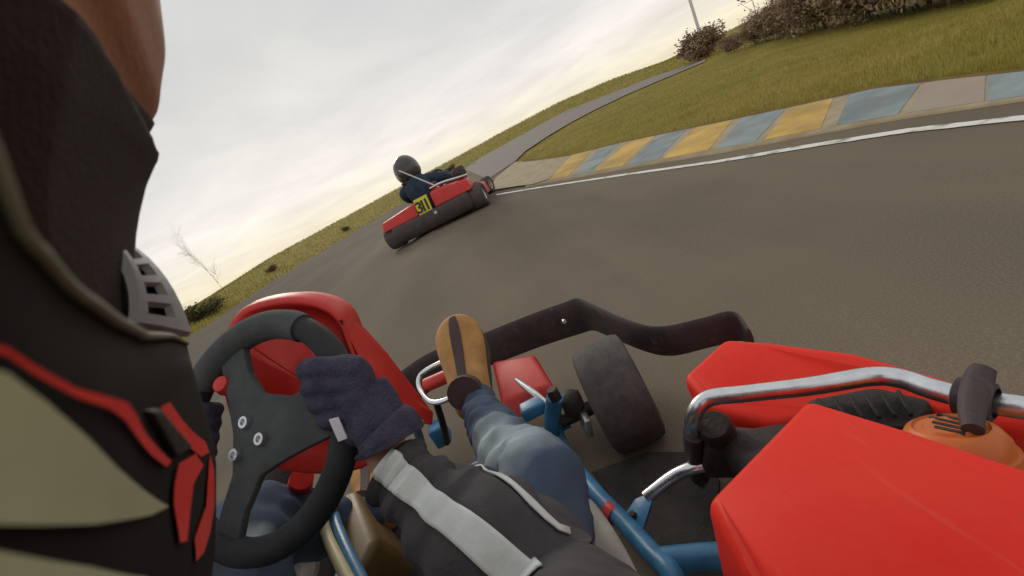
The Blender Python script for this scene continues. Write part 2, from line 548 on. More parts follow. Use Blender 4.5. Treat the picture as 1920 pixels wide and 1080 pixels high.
HT = np.zeros((len(AZG), len(RG)))
for i, a in enumerate(AZG):
    et = np.interp(a, [q[0] for q in _sk], [q[1] for q in _sk])
    ee = np.interp(a, [q[0] for q in _ed], [q[1] for q in _ed])
    re = np.interp(a, [q[0] for q in _ed], [q[2] for q in _ed])
    k = max(0.0, min(1.0, (math.radians(95) - abs(a)) / math.radians(35)))
    k = k * k * (3 - 2 * k)
    ze = (C[2] + ee * re) * k
    rt = re * 1.25 + 6
    zt = max(C[2] + et * rt, ze + 0.05) * k
    w_ = math.exp(-((math.degrees(a) + 3) / 19.0) ** 2)
    z5 = 0.24 * w_ + (1 - w_) * max(min(ze, 0), -0.4) * 0.12
    z2 = 0.10 * w_
    zf = zt if et > 0 else zt + (et * 1.1 - 0.004) * (500 - rt) * k
    HT[i] = pchip([-1, 0.5, 1.5, 3.2, 5.6, re, rt, 500, 4001], [0, 0, 0.0, z2, z5, ze, zt, zf, zf], RG)
for _ in range(3):                              # a little smoothing round the compass
    HT = (np.roll(HT, 1, 0) + 2 * HT + np.roll(HT, -1, 0)) / 4
def H(x, y):
    x, y = np.asarray(x, float), np.asarray(y, float)
    a = (np.arctan2(x, y) - AZG[0]) / (AZG[1] - AZG[0])
    r = np.hypot(x, y)
    i = np.clip(a.astype(int), 0, len(AZG) - 2)
    fa = a - i
    j = np.clip(np.searchsorted(RG, r) - 1, 0, len(RG) - 2)
    fr = np.clip((r - RG[j]) / (RG[j + 1] - RG[j]), 0, 1)
    return (HT[i, j] * (1 - fa) * (1 - fr) + HT[i + 1, j] * fa * (1 - fr) + HT[i, j + 1] * (1 - fa) * fr + HT[i + 1, j + 1] * fa * fr)
def GR(u, v, rmax=300.0):
    """Where the ray through a photo pixel meets the land."""
    d = ray(u, v)
    hz = math.hypot(d[0], d[1])
    ts = np.geomspace(0.3, rmax, 3000) / hz
    P = C + ts[:, None] * d
    below = np.nonzero(P[:, 2] < H(P[:, 0], P[:, 1]))[0]
    k = below[0] if len(below) else len(ts) - 1
    return P[k]
def on(x, y, dz=0.0):
    return np.array([x, y, float(H(x, y)) + dz])

# ------------------------------------------------------------------ the land and the track
def ground():
    vs, fs = [(0, 0, -0.03)], []
    rs = RG[1:][RG[1:] > 0.6]
    az = AZG[:-1][::2]
    for r in rs:
        for a in az:
            x, y = r * math.sin(a), r * math.cos(a)
            vs.append((x, y, float(H(x, y)) - 0.03 * min(1, 20 / r)))
    n = len(az)
    for k in range(n):
        fs.append((0, 1 + (k + 1) % n, 1 + k))
    for i in range(len(rs) - 1):
        for k in range(n):
            fs.append((1 + i * n + k, 1 + i * n + (k + 1) % n, 1 + (i + 1) * n + (k + 1) % n, 1 + (i + 1) * n + k))
    o = mesh('ground', vs, fs, M_grass)
    return tag(o, 'yellow-green mown grass on both sides of the track', None, None, 'structure')
ground()
def inside(poly, P):
    x, y = P[:, 0], P[:, 1]
    c = np.zeros(len(P), bool)
    j = len(poly) - 1
    for i in range(len(poly)):
        xi, yi, xj, yj = *poly[i], *poly[j]
        m_ = ((yi > y) != (yj > y)) & (x < (xj - xi) * (y - yi) / (yj - yi + 1e-12) + xi)
        c ^= m_
        j = i
    return c
def sheet(name, poly, m, dz, label):
    P = []
    for a, b in zip(poly, poly[1:] + poly[:1]):
        a, b = np.array(a[:2]), np.array(b[:2])
        L = np.linalg.norm(b - a)
        k = max(1, int(L / (0.15 + 0.05 * np.linalg.norm(a))))
        for t in range(k):
            P.append(a + (b - a) * t / k)
    k = len(P)
    rs = np.geomspace(0.6, 90, 70)
    az = np.radians(np.arange(-180, 180, 3.0))
    G = np.array([(r * math.sin(a), r * math.cos(a)) for r in rs for a in az])
    G = G[inside([tuple(p) for p in P], G)]
    dmin = np.array([np.min(np.hypot(*(np.array(P) - g).T)) for g in G]) if len(G) else np.zeros(0)
    G = G[dmin > 0.04 * np.hypot(*G.T)] if len(G) else G
    vin = [Vector(p) for p in P] + [Vector(g) for g in G]
    vo, eo, fo, *_ = delaunay_2d_cdt(vin, [], [list(range(k))], 1, 1e-5)
    vs = [(v.x, v.y, float(H(v.x, v.y)) + dz) for v in vo]
    o = mesh(name, vs, fo, m)
    bm = bmesh.new()
    bm.from_mesh(o.data)
    bmesh.ops.recalc_face_normals(bm, faces=bm.faces[:])
    if bm.faces[0].normal.z < 0:
        bmesh.ops.reverse_faces(bm, faces=bm.faces[:])
    bm.to_mesh(o.data)
    bm.free()
    return tag(o, label, None, None, 'structure')
def polar(u, v, r):
    a, _ = azel(u, v)
    return (r * math.sin(a), r * math.cos(a))
LEFT = [polar(*e) for e in EDGE[1:11]]
ISL_L = [tuple(GR(u, v)[:2]) for u, v in [(1322, 116), (1240, 150), (1170, 180), (1112, 208), (1027, 256), (985, 284), (966, 303)]]
KG_PX = [(966, 306), (1059, 297), (1166, 271), (1260, 252), (1351, 234), (1484, 207), (1644, 173), (1780, 158), (1909, 146), (2100, 128), (2500, 96)]
KT_PX = [(940, 361), (1006, 348), (1166, 319), (1351, 288), (1511, 257), (1697, 223), (1909, 192), (2100, 170), (2500, 132)]
WL_PX = [(921, 367), (1006, 353), (1166, 329), (1351, 303), (1511, 276), (1697, 247), (1909, 224), (2100, 205), (2500, 170)]
KG = [tuple(GR(u, v)[:2]) for u, v in KG_PX]
road_poly = [(-7, -9), (-9.5, 0), (-9.8, 6)] + LEFT + ISL_L + KG[1:] + [(3.5, -1.5), (3.8, -9)]
sheet('track', road_poly, M_asphalt, 0.0, 'brown-grey asphalt kart track')
sheet('far_track', [polar(870, 316, 36), polar(900, 296, 43.5)] + LEFT[7:] + ISL_L + [tuple(GR(938, 322)[:2]), tuple(GR(915, 338)[:2])], M_oldroad, 0.012, 'pale grey track running on towards the horizon')
sheet('concrete_apron', [tuple(GR(u, v)[:2]) for u, v in [(918, 360), (930, 336), (966, 305), (1030, 300), (1050, 318), (1030, 338), (1000, 348)]], M_concrete, 0.02, 'tan concrete apron at the tip of the grass')

# kerb with its painted blocks
def vk(tab, u):
    return float(np.interp(u, [p[0] for p in tab], [p[1] for p in tab]))
def kerb_pt(u_top, u_bot, t, dz=0.0):
    """t = 0 on the grass edge, 1 on the track edge."""
    a, b = GR(u_top, vk(KG_PX, u_top)), GR(u_bot, vk(KT_PX, u_bot))
    p = a + (b - a) * t
    return on(p[0], p[1], dz + 0.026 - 0.016 * t)
US = [(1010, 985)] + [(u, u - 45) for u in range(1040, 2470, 26)]
kb = grid_mesh('kerb', [[kerb_pt(a, b, t) if 0 <= t <= 1 else kerb_pt(a, b, min(max(t, 0), 1), -0.08) for t in (-0.001, 0, 0.12, 0.25, 0.5, 0.75, 1, 1.001)] for a, b in US], M_concrete, None)
tag(kb, 'tan concrete kerb along the inside of the bend', None, None, 'structure')
Z7 = lambda x: 900 + x * 1020 / 1920
BL = [('y', 2520, 2900, 2530, 2900), ('b', 2160, 2500, 2170, 2510), ('b', 1795, 2130, 1790, 2130), ('p', 1575, 1785, 1510, 1780), ('b', 1310, 1560, 1255, 1470), ('y', 1100, 1250, 1000, 1200), ('b', 930, 1085, 830, 965), ('y', 770, 895, 640, 800), ('b', 630, 735, 510, 620), ('y', 530, 622, 400, 495), ('b', 425, 492, 330, 388), ('y', 330, 402, 232, 305)]
for c, a0, a1, b0, b1 in BL:
    bm = bmesh.new()
    rows = []
    for i in range(5):
        s = i / 4
        col = []
        for j in range(5):
            t = 0.02 + 0.88 * j / 4
            ut, ub = Z7(a0 + (a1 - a0) * s), Z7(b0 + (b1 - b0) * s)
            uu = ub + (ub - ut) * 0.06
            col.append((kerb_pt(ut, uu, t, 0.0025), kerb_pt(ut, uu, t, -0.03)))
        rows.append(col)
    top = [[bm.verts.new(V(q[0])) for q in r] for r in rows]
    bot = [[bm.verts.new(V(q[1])) for q in r] for r in rows]
    for i in range(4):
        for j in range(4):
            bm.faces.new((top[i][j], top[i][j + 1], top[i + 1][j + 1], top[i + 1][j]))
    rim = [(i, 0) for i in range(5)] + [(4, j) for j in range(1, 5)] + [(i, 4) for i in range(3, -1, -1)] + [(0, j) for j in range(3, 0, -1)]
    for (i, j), (k, l) in zip(rim, rim[1:] + rim[:1]):
        bm.faces.new((top[i][j], top[k][l], bot[k][l], bot[i][j]))
    o = sharp(from_bm('kerb_block', bm, {'b': M_blue, 'y': M_yellow, 'p': M_pink}[c], kb), 30)
    if c == 'p':
        o['label'] = 'faded pink block of the kerb'

wl = []
for u in range(930, 2480, 18):
    v = vk(WL_PX, u)
    hw = 0.9 + max(0, (u - 1000)) / 260
    a, b = GR(u, v - hw), GR(u + 2, v + hw)
    wl.append([on(a[0], a[1], 0.005), on(b[0], b[1], 0.005)])
tag(grid_mesh('white_edge_line', wl, M_white, None), 'white painted line along the kerb', None, None, 'structure')
# soil strip between grass and kerb
ss = []
for u in range(980, 2470, 30):
    v = vk(KG_PX, u)
    a, b = GR(u, v - 1.5 - (u - 980) / 90), GR(u, v + 1.5)
    ss.append([on(a[0], a[1], 0.012), on((a[0] + b[0]) / 2, (a[1] + b[1]) / 2, 0.03), on(b[0], b[1], 0.012)])
tag(grid_mesh('soil_edge', ss, M_soil, None), 'brown bare soil between kerb and grass', None, None, 'structure')

# grass blades on the infield and the far verge
rng = np.random.default_rng(4)
def blades(name, n, test, size, m, label, spread):
    vs, fs = [], []
    tries = 0
    while len(fs) < n and tries < 60:
        tries += 1
        P = spread(4000)
        P = P[test(P)]
        if not len(P):
            continue
        z = H(P[:, 0], P[:, 1]) - 0.03
        for (x, y), zz in zip(P, z):
            r = math.hypot(x, y)
            h = size * rng.uniform(0.5, 1.3) * (1 + r / 25)
            a = rng.uniform(0, math.tau)
            ww = h * 0.16
            lx, ly = rng.normal(0, 0.35, 2) * h
            k = len(vs)
            vs += [(x - ww * math.cos(a), y - ww * math.sin(a), zz), (x + ww * math.cos(a), y + ww * math.sin(a), zz), (x + lx, y + ly, zz + h + 0.03)]
            fs.append((k, k + 1, k + 2))
    return tag(mesh(name, vs, fs, m, None, False), label, 'grass', None, 'stuff')
isl_poly = ISL_L + KG + [(13.0, .5), polar(1950, -15, 15), polar(1803, 10, 14), polar(1590, 48, 17), polar(1431, 80, 20), polar(1367, 101, 23)]
def sp_isl(k):
    a = rng.uniform(math.radians(5), math.radians(80), k)
    r = np.exp(rng.uniform(math.log(2.3), math.log(30), k))
    return np.stack([r * np.sin(a), r * np.cos(a)], 1)
blades('infield_grass', 75000, lambda P: inside(isl_poly, P), 0.013, M_blade, 'short olive grass of the infield inside the bend', sp_isl)
KGW = np.array(catmull([np.array(p) for p in KG], 20))
def sp_edge(k):
    i = rng.integers(0, len(KGW), k)
    return KGW[i] + rng.normal(0, .05, (k, 2)) + np.array([.035, .05])
blades('kerb_edge_grass', 9000, lambda P: np.hypot(P[:, 0], P[:, 1]) > 1.5, 0.022, M_blade, 'ragged grass creeping over the edge of the kerb', sp_edge)
def sp_left(k):
    a = rng.uniform(math.radians(-48), math.radians(40), k)
    r = np.exp(rng.uniform(math.log(13), math.log(75), k))
    return np.stack([r * np.sin(a), r * np.cos(a)], 1)
blades('verge_grass', 45000, lambda P: ~inside(road_poly, P) & ~inside(isl_poly, P), 0.05, M_blade, 'rough yellowed grass on the far verge of the track', sp_left)

# ------------------------------------------------------------------ shrubs, tree, post
def grow(seed, height, spread, stems, levels, up=0.75, thick=0.02, leaves=0, leaf=0.04):
    rd = random.Random(seed)
    T, L = [], []
    def branch(p, d, ln, r, lev):
        q = p
        for k in range(3):
            d2 = (d + Vector((rd.gauss(0, .16), rd.gauss(0, .16), rd.gauss(0.04, .10)))).normalized()
            q2 = q + d2 * ln / 3
            T.append((q, q2, r * (1 - k * 0.22), r * (1 - (k + 1) * 0.22)))
            if lev > 0:
                for _ in range(2 if lev > 1 else 3):
                    e = (d2 + Vector((rd.gauss(0, .65), rd.gauss(0, .65), rd.gauss(0.1, .35)))).normalized()
                    branch(q2, e, ln * rd.uniform(.42, .68), r * 0.48, lev - 1)
            elif leaves:
                for _ in range(leaves):
                    L.append((q2 + Vector((rd.gauss(0, 1), rd.gauss(0, 1), rd.gauss(0, 1))) * leaf * 1.6, leaf * rd.uniform(.5, 1.2)))
            q, d = q2, d2
    for s in range(stems):
        a = rd.uniform(0, math.tau)
        o = Vector((math.cos(a), math.sin(a), 0)) * spread * rd.uniform(0, .7)
        d = (o * (1 - up) / max(spread, .01) + Vector((0, 0, up + .2))).normalized()
        branch(o, d, height * rd.uniform(.5, .75), thick * rd.uniform(.7, 1.2), levels)
    vs, fs = [], []
    for p, q, r0, r1 in T:
        d = (q - p).normalized()
        a = d.orthogonal().normalized()
        b = d.cross(a)
        k = len(vs)
        for c, r in ((p, r0), (q, r1)):
            for j in range(3):
                vs.append(c + (a * math.cos(j * 2.094) + b * math.sin(j * 2.094)) * r)
        for j in range(3):
            fs.append((k + j, k + (j + 1) % 3, k + 3 + (j + 1) % 3, k + 3 + j))
    lv, lf = [], []
    for c, r in L:
        n = Vector((rd.gauss(0, 1), rd.gauss(0, 1), rd.gauss(0, 1))).normalized()
        a = n.orthogonal().normalized()
        b = n.cross(a)
        k = len(lv)
        lv += [c - a * r, c + b * r * .5, c + a * r, c - b * r * .5]
        lf.append((k, k + 1, k + 2, k + 3))
    return vs, fs, lv, lf
PROTO = {}
def plant(name, kind, pos, scale, rot, label, cat, group=None, **g):
    if kind not in PROTO:
        vs, fs, lv, lf = grow(**g['grow'])
        me = bpy.data.meshes.new(kind + '_stems')
        me.from_pydata([tuple(v) for v in vs], [], fs)
        me.materials.append(M_bark)
        ml = None
        if lv:
            ml = bpy.data.meshes.new(kind + '_crown')
            ml.from_pydata([tuple(v) for v in lv], [], lf)
            ml.materials.append(g['leafmat'])
        PROTO[kind] = (me, ml)
    me, ml = PROTO[kind]
    o = thing(name, pos, label, cat, group, rotz=rot)
    o.scale = (scale * g.get('wide', 1), scale * g.get('wide', 1), scale)
    for nm, d in (('stems' if cat != 'tree' else 'trunk', me), ('crown', ml)):
        if d:
            c = bpy.data.objects.new(nm, d)
            COL.objects.link(c)
            c['kind'] = 'stuff'
            c.parent = o
    return o
def at_az(u, v, r, dz=-0.04):
    x, y = polar(u, v, r)
    return on(x, y, dz)
HEDGE = dict(grow=dict(seed=5, height=1.0, spread=0.55, stems=15, levels=2, up=.62, thick=.012, leaves=5, leaf=.035), leafmat=M_dryleaf)
rr = random.Random(9)
HB = [(1378, 99, 21.0, .55, 'smallest bare brown shrub at the thin left end of the hedge'), (1420, 86, 19.5, .8, 'low bare shrub second from the left end of the hedge'), (1470, 72, 18.5, 1.0, 'bare twiggy shrub third from the left end of the hedge'), (1522, 62, 17.5, 1.25, 'bare shrub below the two tall stalks in the hedge'),
      (1575, 52, 16.5, 1.5, 'dense brown shrub mid hedge, fifth from its left end'), (1630, 42, 16.0, 1.7, 'dense brown shrub just right of the middle of the hedge'), (1690, 31, 15.3, 1.9, 'tall brown shrub where the hedge leaves the top of the frame'), (1750, 20, 14.8, 2.0, 'tall brown shrub third from the right end of the hedge'), (1815, 8, 14.2, 2.0, 'tall brown shrub second from the right end of the hedge'), (1880, -4, 14.0, 2.0, 'tall brown shrub at the far right end of the hedge')]
for k, (u, v, r, h, lab) in enumerate(HB):
    plant('hedge_shrub', 'hedge%d' % (k % 3), at_az(u, v, r), h, rr.uniform(0, 6), lab, 'shrub', 'bare shrubs of the hedge behind the infield', wide=1.15,
          grow=dict(HEDGE['grow'], seed=5 + k % 3), leafmat=M_dryleaf)
plant('round_bush', 'round', at_az(1318, 106, 27), 1.45, 0.4, 'rounded dark bush at the foot of the white post', 'bush', wide=1.25, grow=dict(seed=21, height=.8, spread=.5, stems=14, levels=2, up=.55, thick=.012, leaves=5, leaf=.05), leafmat=M_dryleaf)
plant('bare_tree', 'tree', at_az(418, 543, 24), 2.3, 1.2, 'slender bare tree standing alone on the left verge', 'tree', wide=.55, grow=dict(seed=33, height=1.35, spread=.03, stems=1, levels=3, up=.98, thick=.009, leaves=0), leafmat=M_dryleaf)
LB = [(372, 590, 19, .8, 'dark scrubby bush at the left end of the verge, beside the helmet vent'), (398, 578, 20.5, .6, 'small dark bush right of the scrubby one, under the bare tree'), (842, 309, 47, .7, 'tiny dark bush on the verge right of the leading driver'), (505, 497, 27, .4, 'low tuft-like bush on the verge above the fairing'), (640, 418, 36, .42, 'low bush on the verge between tree and leading kart')]
for k, (u, v, r, h, lab) in enumerate(LB):
    plant('verge_bush', 'vb', at_az(u, v, r), h, k * 1.3, lab, 'bush', 'bushes on the far verge', wide=1.6, grow=dict(seed=41, height=.7, spread=.5, stems=9, levels=1, up=.5, thick=.014, leaves=7, leaf=.06), leafmat=M_greenleaf)
def stalk(u, v, r, h, label, seed):
    plant('dry_stalk', 'stalk%d' % seed, at_az(u, v, r), h, seed, label, 'plant', 'dry stalks sticking out of the hedge', grow=dict(seed=seed, height=1.4, spread=.02, stems=1, levels=1, up=.98, thick=.010, leaves=2, leaf=.03), leafmat=M_dryleaf)
stalk(1440, 82, 18.8, 1.9, 'thin dry stalk above the low left part of the hedge', 51)
stalk(1530, 60, 17.2, 2.3, 'taller dry stalk above the middle of the hedge', 52)
pb = at_az(1326, 108, 27.5)
post = thing('white_post', pb, 'slim white post rising behind the rounded bush', 'post', rotz=0)
lathe('pole', [(0.0, 0), (.085, 0), (.075, 2.5), (.06, 6.5), (0.0, 6.52)], (0, 0, 0), (0, 0, 1), M_post, post, 14)
lathe('footing', [(0.0, 0), (.17, 0), (.17, .1), (.10, .14), (0, .14)], (0, 0, 0), (0, 0, 1), M_concrete, post, 14)
lathe('cap', [(.06, 6.5), (.085, 6.51), (.085, 6.58), (0, 6.64)], (0, 0, 0), (0, 0, 1), M_post, post, 14)

# ------------------------------------------------------------------ shared builders for karts and people
def kart_tyre(name_parent, center, axis, r, w_, lab=None, seg=44):
    """wheel > tyre, rim ; an Empty part under the kart holding two sub-parts"""
    h = w_ / 2
    prof = [(r * .56, -h * .80), (r * .70, -h * .98), (r * .86, -h), (r * .95, -h * .92), (r * .99, -h * .72), (r, -h * .4), (r, 0), (r, h * .4), (r * .99, h * .72), (r * .95, h * .92), (r * .86, h), (r * .70, h * .98), (r * .56, h * .80)]
    t = lathe('wheel', prof, center, axis, M_tyre, name_parent, seg)
    rim = [(0.0, h * .30), (r * .18, h * .30), (r * .22, h * .12), (r * .46, h * .10), (r * .50, h * .70), (r * .585, h * .80), (r * .585, -h * .80), (r * .50, -h * .70), (r * .46, -h * .10), (r * .22, -h * .12), (r * .18, -h * .5), (0.0, -h * .5)]
    lathe('rim', rim, center, axis, M_alu, t, 28)
    if lab:
        t['label'] = lab
    return t
def soft_tube(path, rad, seg=28, n=10, wr=0.0, fq=18.0, seed=0, up=None, bunch=None, flat=1.0):
    """surface function data for a sleeve or trouser leg: returns rings[i][k], outward normals"""
    Q = catmull([np.append(np.asarray(p, float), r) for p, r in zip(path, rad)], n)
    P, Fm = frames([q[:3] for q in Q], up)
    R_ = []
    for i, (p, (t, a, b), q) in enumerate(zip(P, Fm, Q)):
        row = []
        for k in range(seg):
            th = math.tau * k / seg
            d = math.cos(th) * a * flat + math.sin(th) * b
            pt = p + q[3] * d
            nz = noise.noise(Vector(pt) * fq + Vector((seed, 0, 0))) + 0.5 * noise.noise(Vector(pt) * fq * 2.1 + Vector((0, seed, 0)))
            fold = bunch(i / (len(P) - 1), th) if bunch else 0
            row.append(p + (q[3] + wr * nz + fold) * d)
        R_.append(row)
    return R_
def rings_obj(name, rings, m, parent, cap=True, cols=None):
    seg = len(rings[0])
    vs = [p for r in rings for p in r]
    fs = []
    for i in range(len(rings) - 1):
        for k in range(seg):
            fs.append((i * seg + k, i * seg + (k + 1) % seg, (i + 1) * seg + (k + 1) % seg, (i + 1) * seg + k))
    if cap:
        fs.append(tuple(range(seg))[::-1])
        fs.append(tuple((len(rings) - 1) * seg + k for k in range(seg)))
    return mesh(name, vs, fs, m, parent)
def strip_on(name, rings, k0, k1, i0, i1, m, parent, lift=0.0025, kfun=None):
    """a tape sewn on a sleeve: a raised copy of part of its surface"""
    seg = len(rings[0])
    G = []
    for i in range(i0, i1):
        c = sum(rings[i]) / seg
        row = []
        kk0, kk1 = (k0, k1) if kfun is None else kfun((i - i0) / (i1 - i0 - 1))
        for s in np.linspace(kk0, kk1, 8):
            a, b = int(math.floor(s)) % seg, (int(math.floor(s)) + 1) % seg
            p = rings[i][a] * (1 - s % 1) + rings[i][b] * (s % 1)
            d = (p - c) / np.linalg.norm(p - c)
            row.append(p + d * lift)
        G.append(row)
    return grid_mesh(name, G, m, parent, thick=0.002)

# ------------------------------------------------------------------ the leading kart and its driver
LK_L, LK_R = GR(733, 474), GR(908, 398)
lk_mid = LK_L * .45 + LK_R * .55
lk_yaw = math.atan2(LK_R[1] - LK_L[1], LK_R[0] - LK_L[0]) * .45
LW = float(np.linalg.norm((LK_R - LK_L)[:2])) / 2 * .86
print('lead kart half width', LW, 'at', lk_mid, 'yaw', math.degrees(lk_yaw))
_c = np.array([math.cos(lk_yaw), math.sin(lk_yaw)])
_f = np.array([-_c[1], _c[0]])
_m = lk_mid[:2]
def _gp(a, b):
    q = _m + _c * a + _f * b
    return on(q[0], q[1])
_rv = _gp(LW, .4) - _gp(-LW, .4)
_fv = _gp(0, 1.6) - _gp(0, 0)
_rv /= np.linalg.norm(_rv)
_uv = np.cross(_rv, _fv)
_uv /= np.linalg.norm(_uv)
_fv = np.cross(_uv, _rv)
LROT = Matrix(((_rv[0], _fv[0], _uv[0]), (_rv[1], _fv[1], _uv[1]), (_rv[2], _fv[2], _uv[2])))
LBASE = (_gp(-LW, .3) + _gp(LW, .3) + _gp(0, 1.6) * 0) / 2
LBASE = _gp(0, 0) * .5 + (_gp(-LW, 0) + _gp(LW, 0)) * .25
def seat_on_ground(o, h):
    o.location = V(LBASE + _uv * h)
    o.rotation_euler = LROT.to_euler()
lead = thing('go_kart', on(lk_mid[0], lk_mid[1], 0.0), 'red rental go-kart ahead with black rear bumper and yellow number plate', 'go-kart', 'karts on the track', rotz=lk_yaw)
sc_ = LW / 0.74
seat_on_ground(lead, 0.0)
def l_(x, y, z):
    return np.array([x * sc_, y * sc_, z * sc_])
bm = bmesh.new()
bm_tube(bm, [l_(-.50, .30, .165), l_(-.535, .12, .165), l_(-.50, .02, .162), l_(-.2, -.015, .162), l_(.2, -.015, .162), l_(.50, .02, .162), l_(.535, .12, .165), l_(.50, .30, .165)], .056 * sc_, 16, 6, up=(0, 0, 1), flat=2.0)
sharp(from_bm('rear_bumper', bm, M_black, lead), 60)
for s in (-1, 1):
    kart_tyre(lead, l_(s * .635, .20, .150), (1, 0, 0), .150 * sc_, .21 * sc_)
    kart_tyre(lead, l_(s * .53, 1.42, .13), (1, -.18, 0), .13 * sc_, .13 * sc_)
hull_box('rear_fairing', [l_(-.70, .06, .27), l_(-.13, .03, .27), l_(-.13, .30, .27), l_(-.68, .34, .27)], [l_(-.69, .12, .385), l_(-.13, .09, .43), l_(-.13, .28, .44), l_(-.66, .30, .39)], M_red, lead, .02)
hull_box('rear_fairing', [l_(.12, .03, .27), l_(.64, .06, .27), l_(.62, .34, .27), l_(.12, .30, .27)], [l_(.12, .08, .46), l_(.62, .12, .40), l_(.60, .34, .41), l_(.12, .28, .48)], M_red, lead, .02)
for s in (-1, 1):
    hull_box('side_pod', [l_(s * .50, .55, .06), l_(s * .59, .55, .06), l_(s * .61, 1.12, .06), l_(s * .52, 1.12, .06)], [l_(s * .50, .55, .26), l_(s * .57, .55, .22), l_(s * .59, 1.12, .22), l_(s * .52, 1.12, .25)], M_red, lead, .02)
hull_box('nose_cone', [l_(-.42, 1.55, .06), l_(.42, 1.55, .06), l_(.36, 1.9, .06), l_(-.36, 1.9, .06)], [l_(-.38, 1.55, .26), l_(.38, 1.55, .26), l_(.30, 1.86, .20), l_(-.30, 1.86, .20)], M_red, lead, .03)
pl = hull_box('number_plate', [l_(-.11, .0, .262), l_(.085, .0, .262), l_(.085, .02, .265), l_(-.11, .02, .265)], [l_(-.11, .05, .465), l_(.085, .05, .465), l_(.085, .07, .465), l_(-.11, .07, .465)], M_yplate, lead, .004, 2)
def text_mesh(name, s, size, m, parent, loc, rot, thick=.002):
    cu = bpy.data.curves.new(name, 'FONT')
    cu.body = s
    cu.size = size
    cu.align_x = 'CENTER'
    cu.extrude = thick
    cu.offset = size * .02
    t = bpy.data.objects.new(name + '_tmp', cu)
    COL.objects.link(t)
    bpy.context.view_layer.update()
    me = bpy.data.meshes.new_from_object(t.evaluated_get(bpy.context.evaluated_depsgraph_get()))
    bpy.data.objects.remove(t)
    bpy.data.curves.remove(cu)
    o = link(name, me, m, parent, False)
    o.location = loc
    o.rotation_euler = rot
    return o
for dx, ch in ((-.066, '3'), (-.010, '1'), (.046, '1')):
    text_mesh('digit', ch, .20 * sc_, M_ink, pl, l_(dx, .006, .293), (math.radians(77), 0, 0))
seat = hull_box('seat', [l_(-.24, .40, .07), l_(.18, .40, .07), l_(.18, .80, .06), l_(-.24, .80, .06)], [l_(-.25, .34, .56), l_(.19, .34, .56), l_(.17, .42, .56), l_(-.23, .42, .56)], M_maroon, lead, .03)
box('floor_tray', l_(0, .92, .045), 1.0 * sc_, 1.55 * sc_, .012, M_black, lead, .003)  # wide tray added to block light beneath the kart and deepen its shadow
for s in (-1, 1):
    tube('chassis_tube', [l_(s * .35, .2, .07), l_(s * .36, .8, .07), l_(s * .28, 1.5, .07)], .016, M_bluep, lead, 8, 4)
tube('rear_axle', [l_(-.6, .20, .15), l_(.6, .20, .15)], .02, M_alu, lead, 10, 1)
eng = box('engine', l_(.40, .50, .30), .24 * sc_, .26 * sc_, .34 * sc_, M_engine, lead, .02)
lathe('air_filter', [(0, 0), (.075 * sc_, 0), (.085 * sc_, .02), (.085 * sc_, .10), (.06 * sc_, .13), (0, .13)], l_(.50, .42, .45), (0, 0, 1), M_black, eng, 18)
tube('exhaust', [l_(.22, .5, .30), l_(.22, .2, .24), l_(.24, .02, .225)], .026 * sc_, M_chrome, lead, 12, 4)
tube('bumper_bar', [l_(.12, .20, .50), l_(.30, .16, .50), l_(.52, .20, .46), l_(.58, .40, .44)], .014 * sc_, M_chrome, lead, 10, 5)
lathe('tail_lamp', [(0, 0), (.022, 0), (.022, .02), (0, .024)], l_(.13, -.06, .22), (0, -1, 0), M_alu, lead, 12)
whl = lathe('steering_wheel', [(.15 + .014 * math.cos(a), .014 * math.sin(a)) for a in np.linspace(0, math.tau, 11)], l_(-.02, 1.02, .56), (0, -.75, .66), M_darkgrip, lead, 28)
tube('steering_column', [l_(-.02, 1.02, .56), l_(0, 1.45, .12)], .012, M_alu, whl, 8, 1)
tube('whip_rod', [l_(.20, .30, .46), l_(.06, .24, .64), l_(-.14, .22, .87)], [.011, .009, .008], M_post, lead, 8, 6)

# the driver in it
ld = thing('person', on(lk_mid[0], lk_mid[1], 0.0) + np.array([0, 0, .08]), 'driver ahead in navy overall hunched over, seen from behind', 'person', rotz=lk_yaw)
seat_on_ground(ld, .08)
def p_(x, y, z):
    return l_(x, y, z) - np.array([0, 0, .08])
NB = p_(-.13, .52, .70)
bm = bmesh.new()
bm_sphere(bm, p_(-.16, .56, .82), .105, .9, 1.1, 1.2)
bm_tube(bm, [p_(-.16, .55, .79), p_(-.12, .50, .66), p_(-.06, .48, .45), p_(-.03, .52, .16)], [.06, .085, .13, .14], 14, 5)
for s in (-1, 1):
    bm_tube(bm, [p_(-.12 + s * .10, .50, .63), p_(-.10 + s * .25, .55, .58), p_(-.06 + s * .30, .76, .48), p_(s * .15, 1.00, .58)], [.055, .055, .045, .03], 12, 5)
    bm_tube(bm, [p_(-.03 + s * .09, .58, .17), p_(s * .20, .98, .36), p_(s * .17, 1.40, .14), p_(s * .17, 1.52, .20)], [.08, .07, .05, .04], 12, 5)
    bm_sphere(bm, p_(s * .15, 1.0, .58), .042)
remeshed('body', bm, M_skin, ld, .014, 3)
bm = bmesh.new()
bm_tube(bm, [p_(-.135, .525, .70), p_(-.12, .50, .65), p_(-.10, .48, .55), p_(-.06, .47, .42), p_(-.03, .50, .14)], [.085, .16, .205, .195, .19], 18, 6, up=(1, 0, 0))
for s in (-1, 1):
    bm_tube(bm, [p_(-.12 + s * .08, .50, .62), p_(-.10 + s * .255, .54, .58), p_(-.06 + s * .32, .76, .48), p_(s * .19, .95, .56)], [.09, .085, .068, .052], 12, 5)
remeshed('jacket', bm, M_navy, ld, .016, 3)
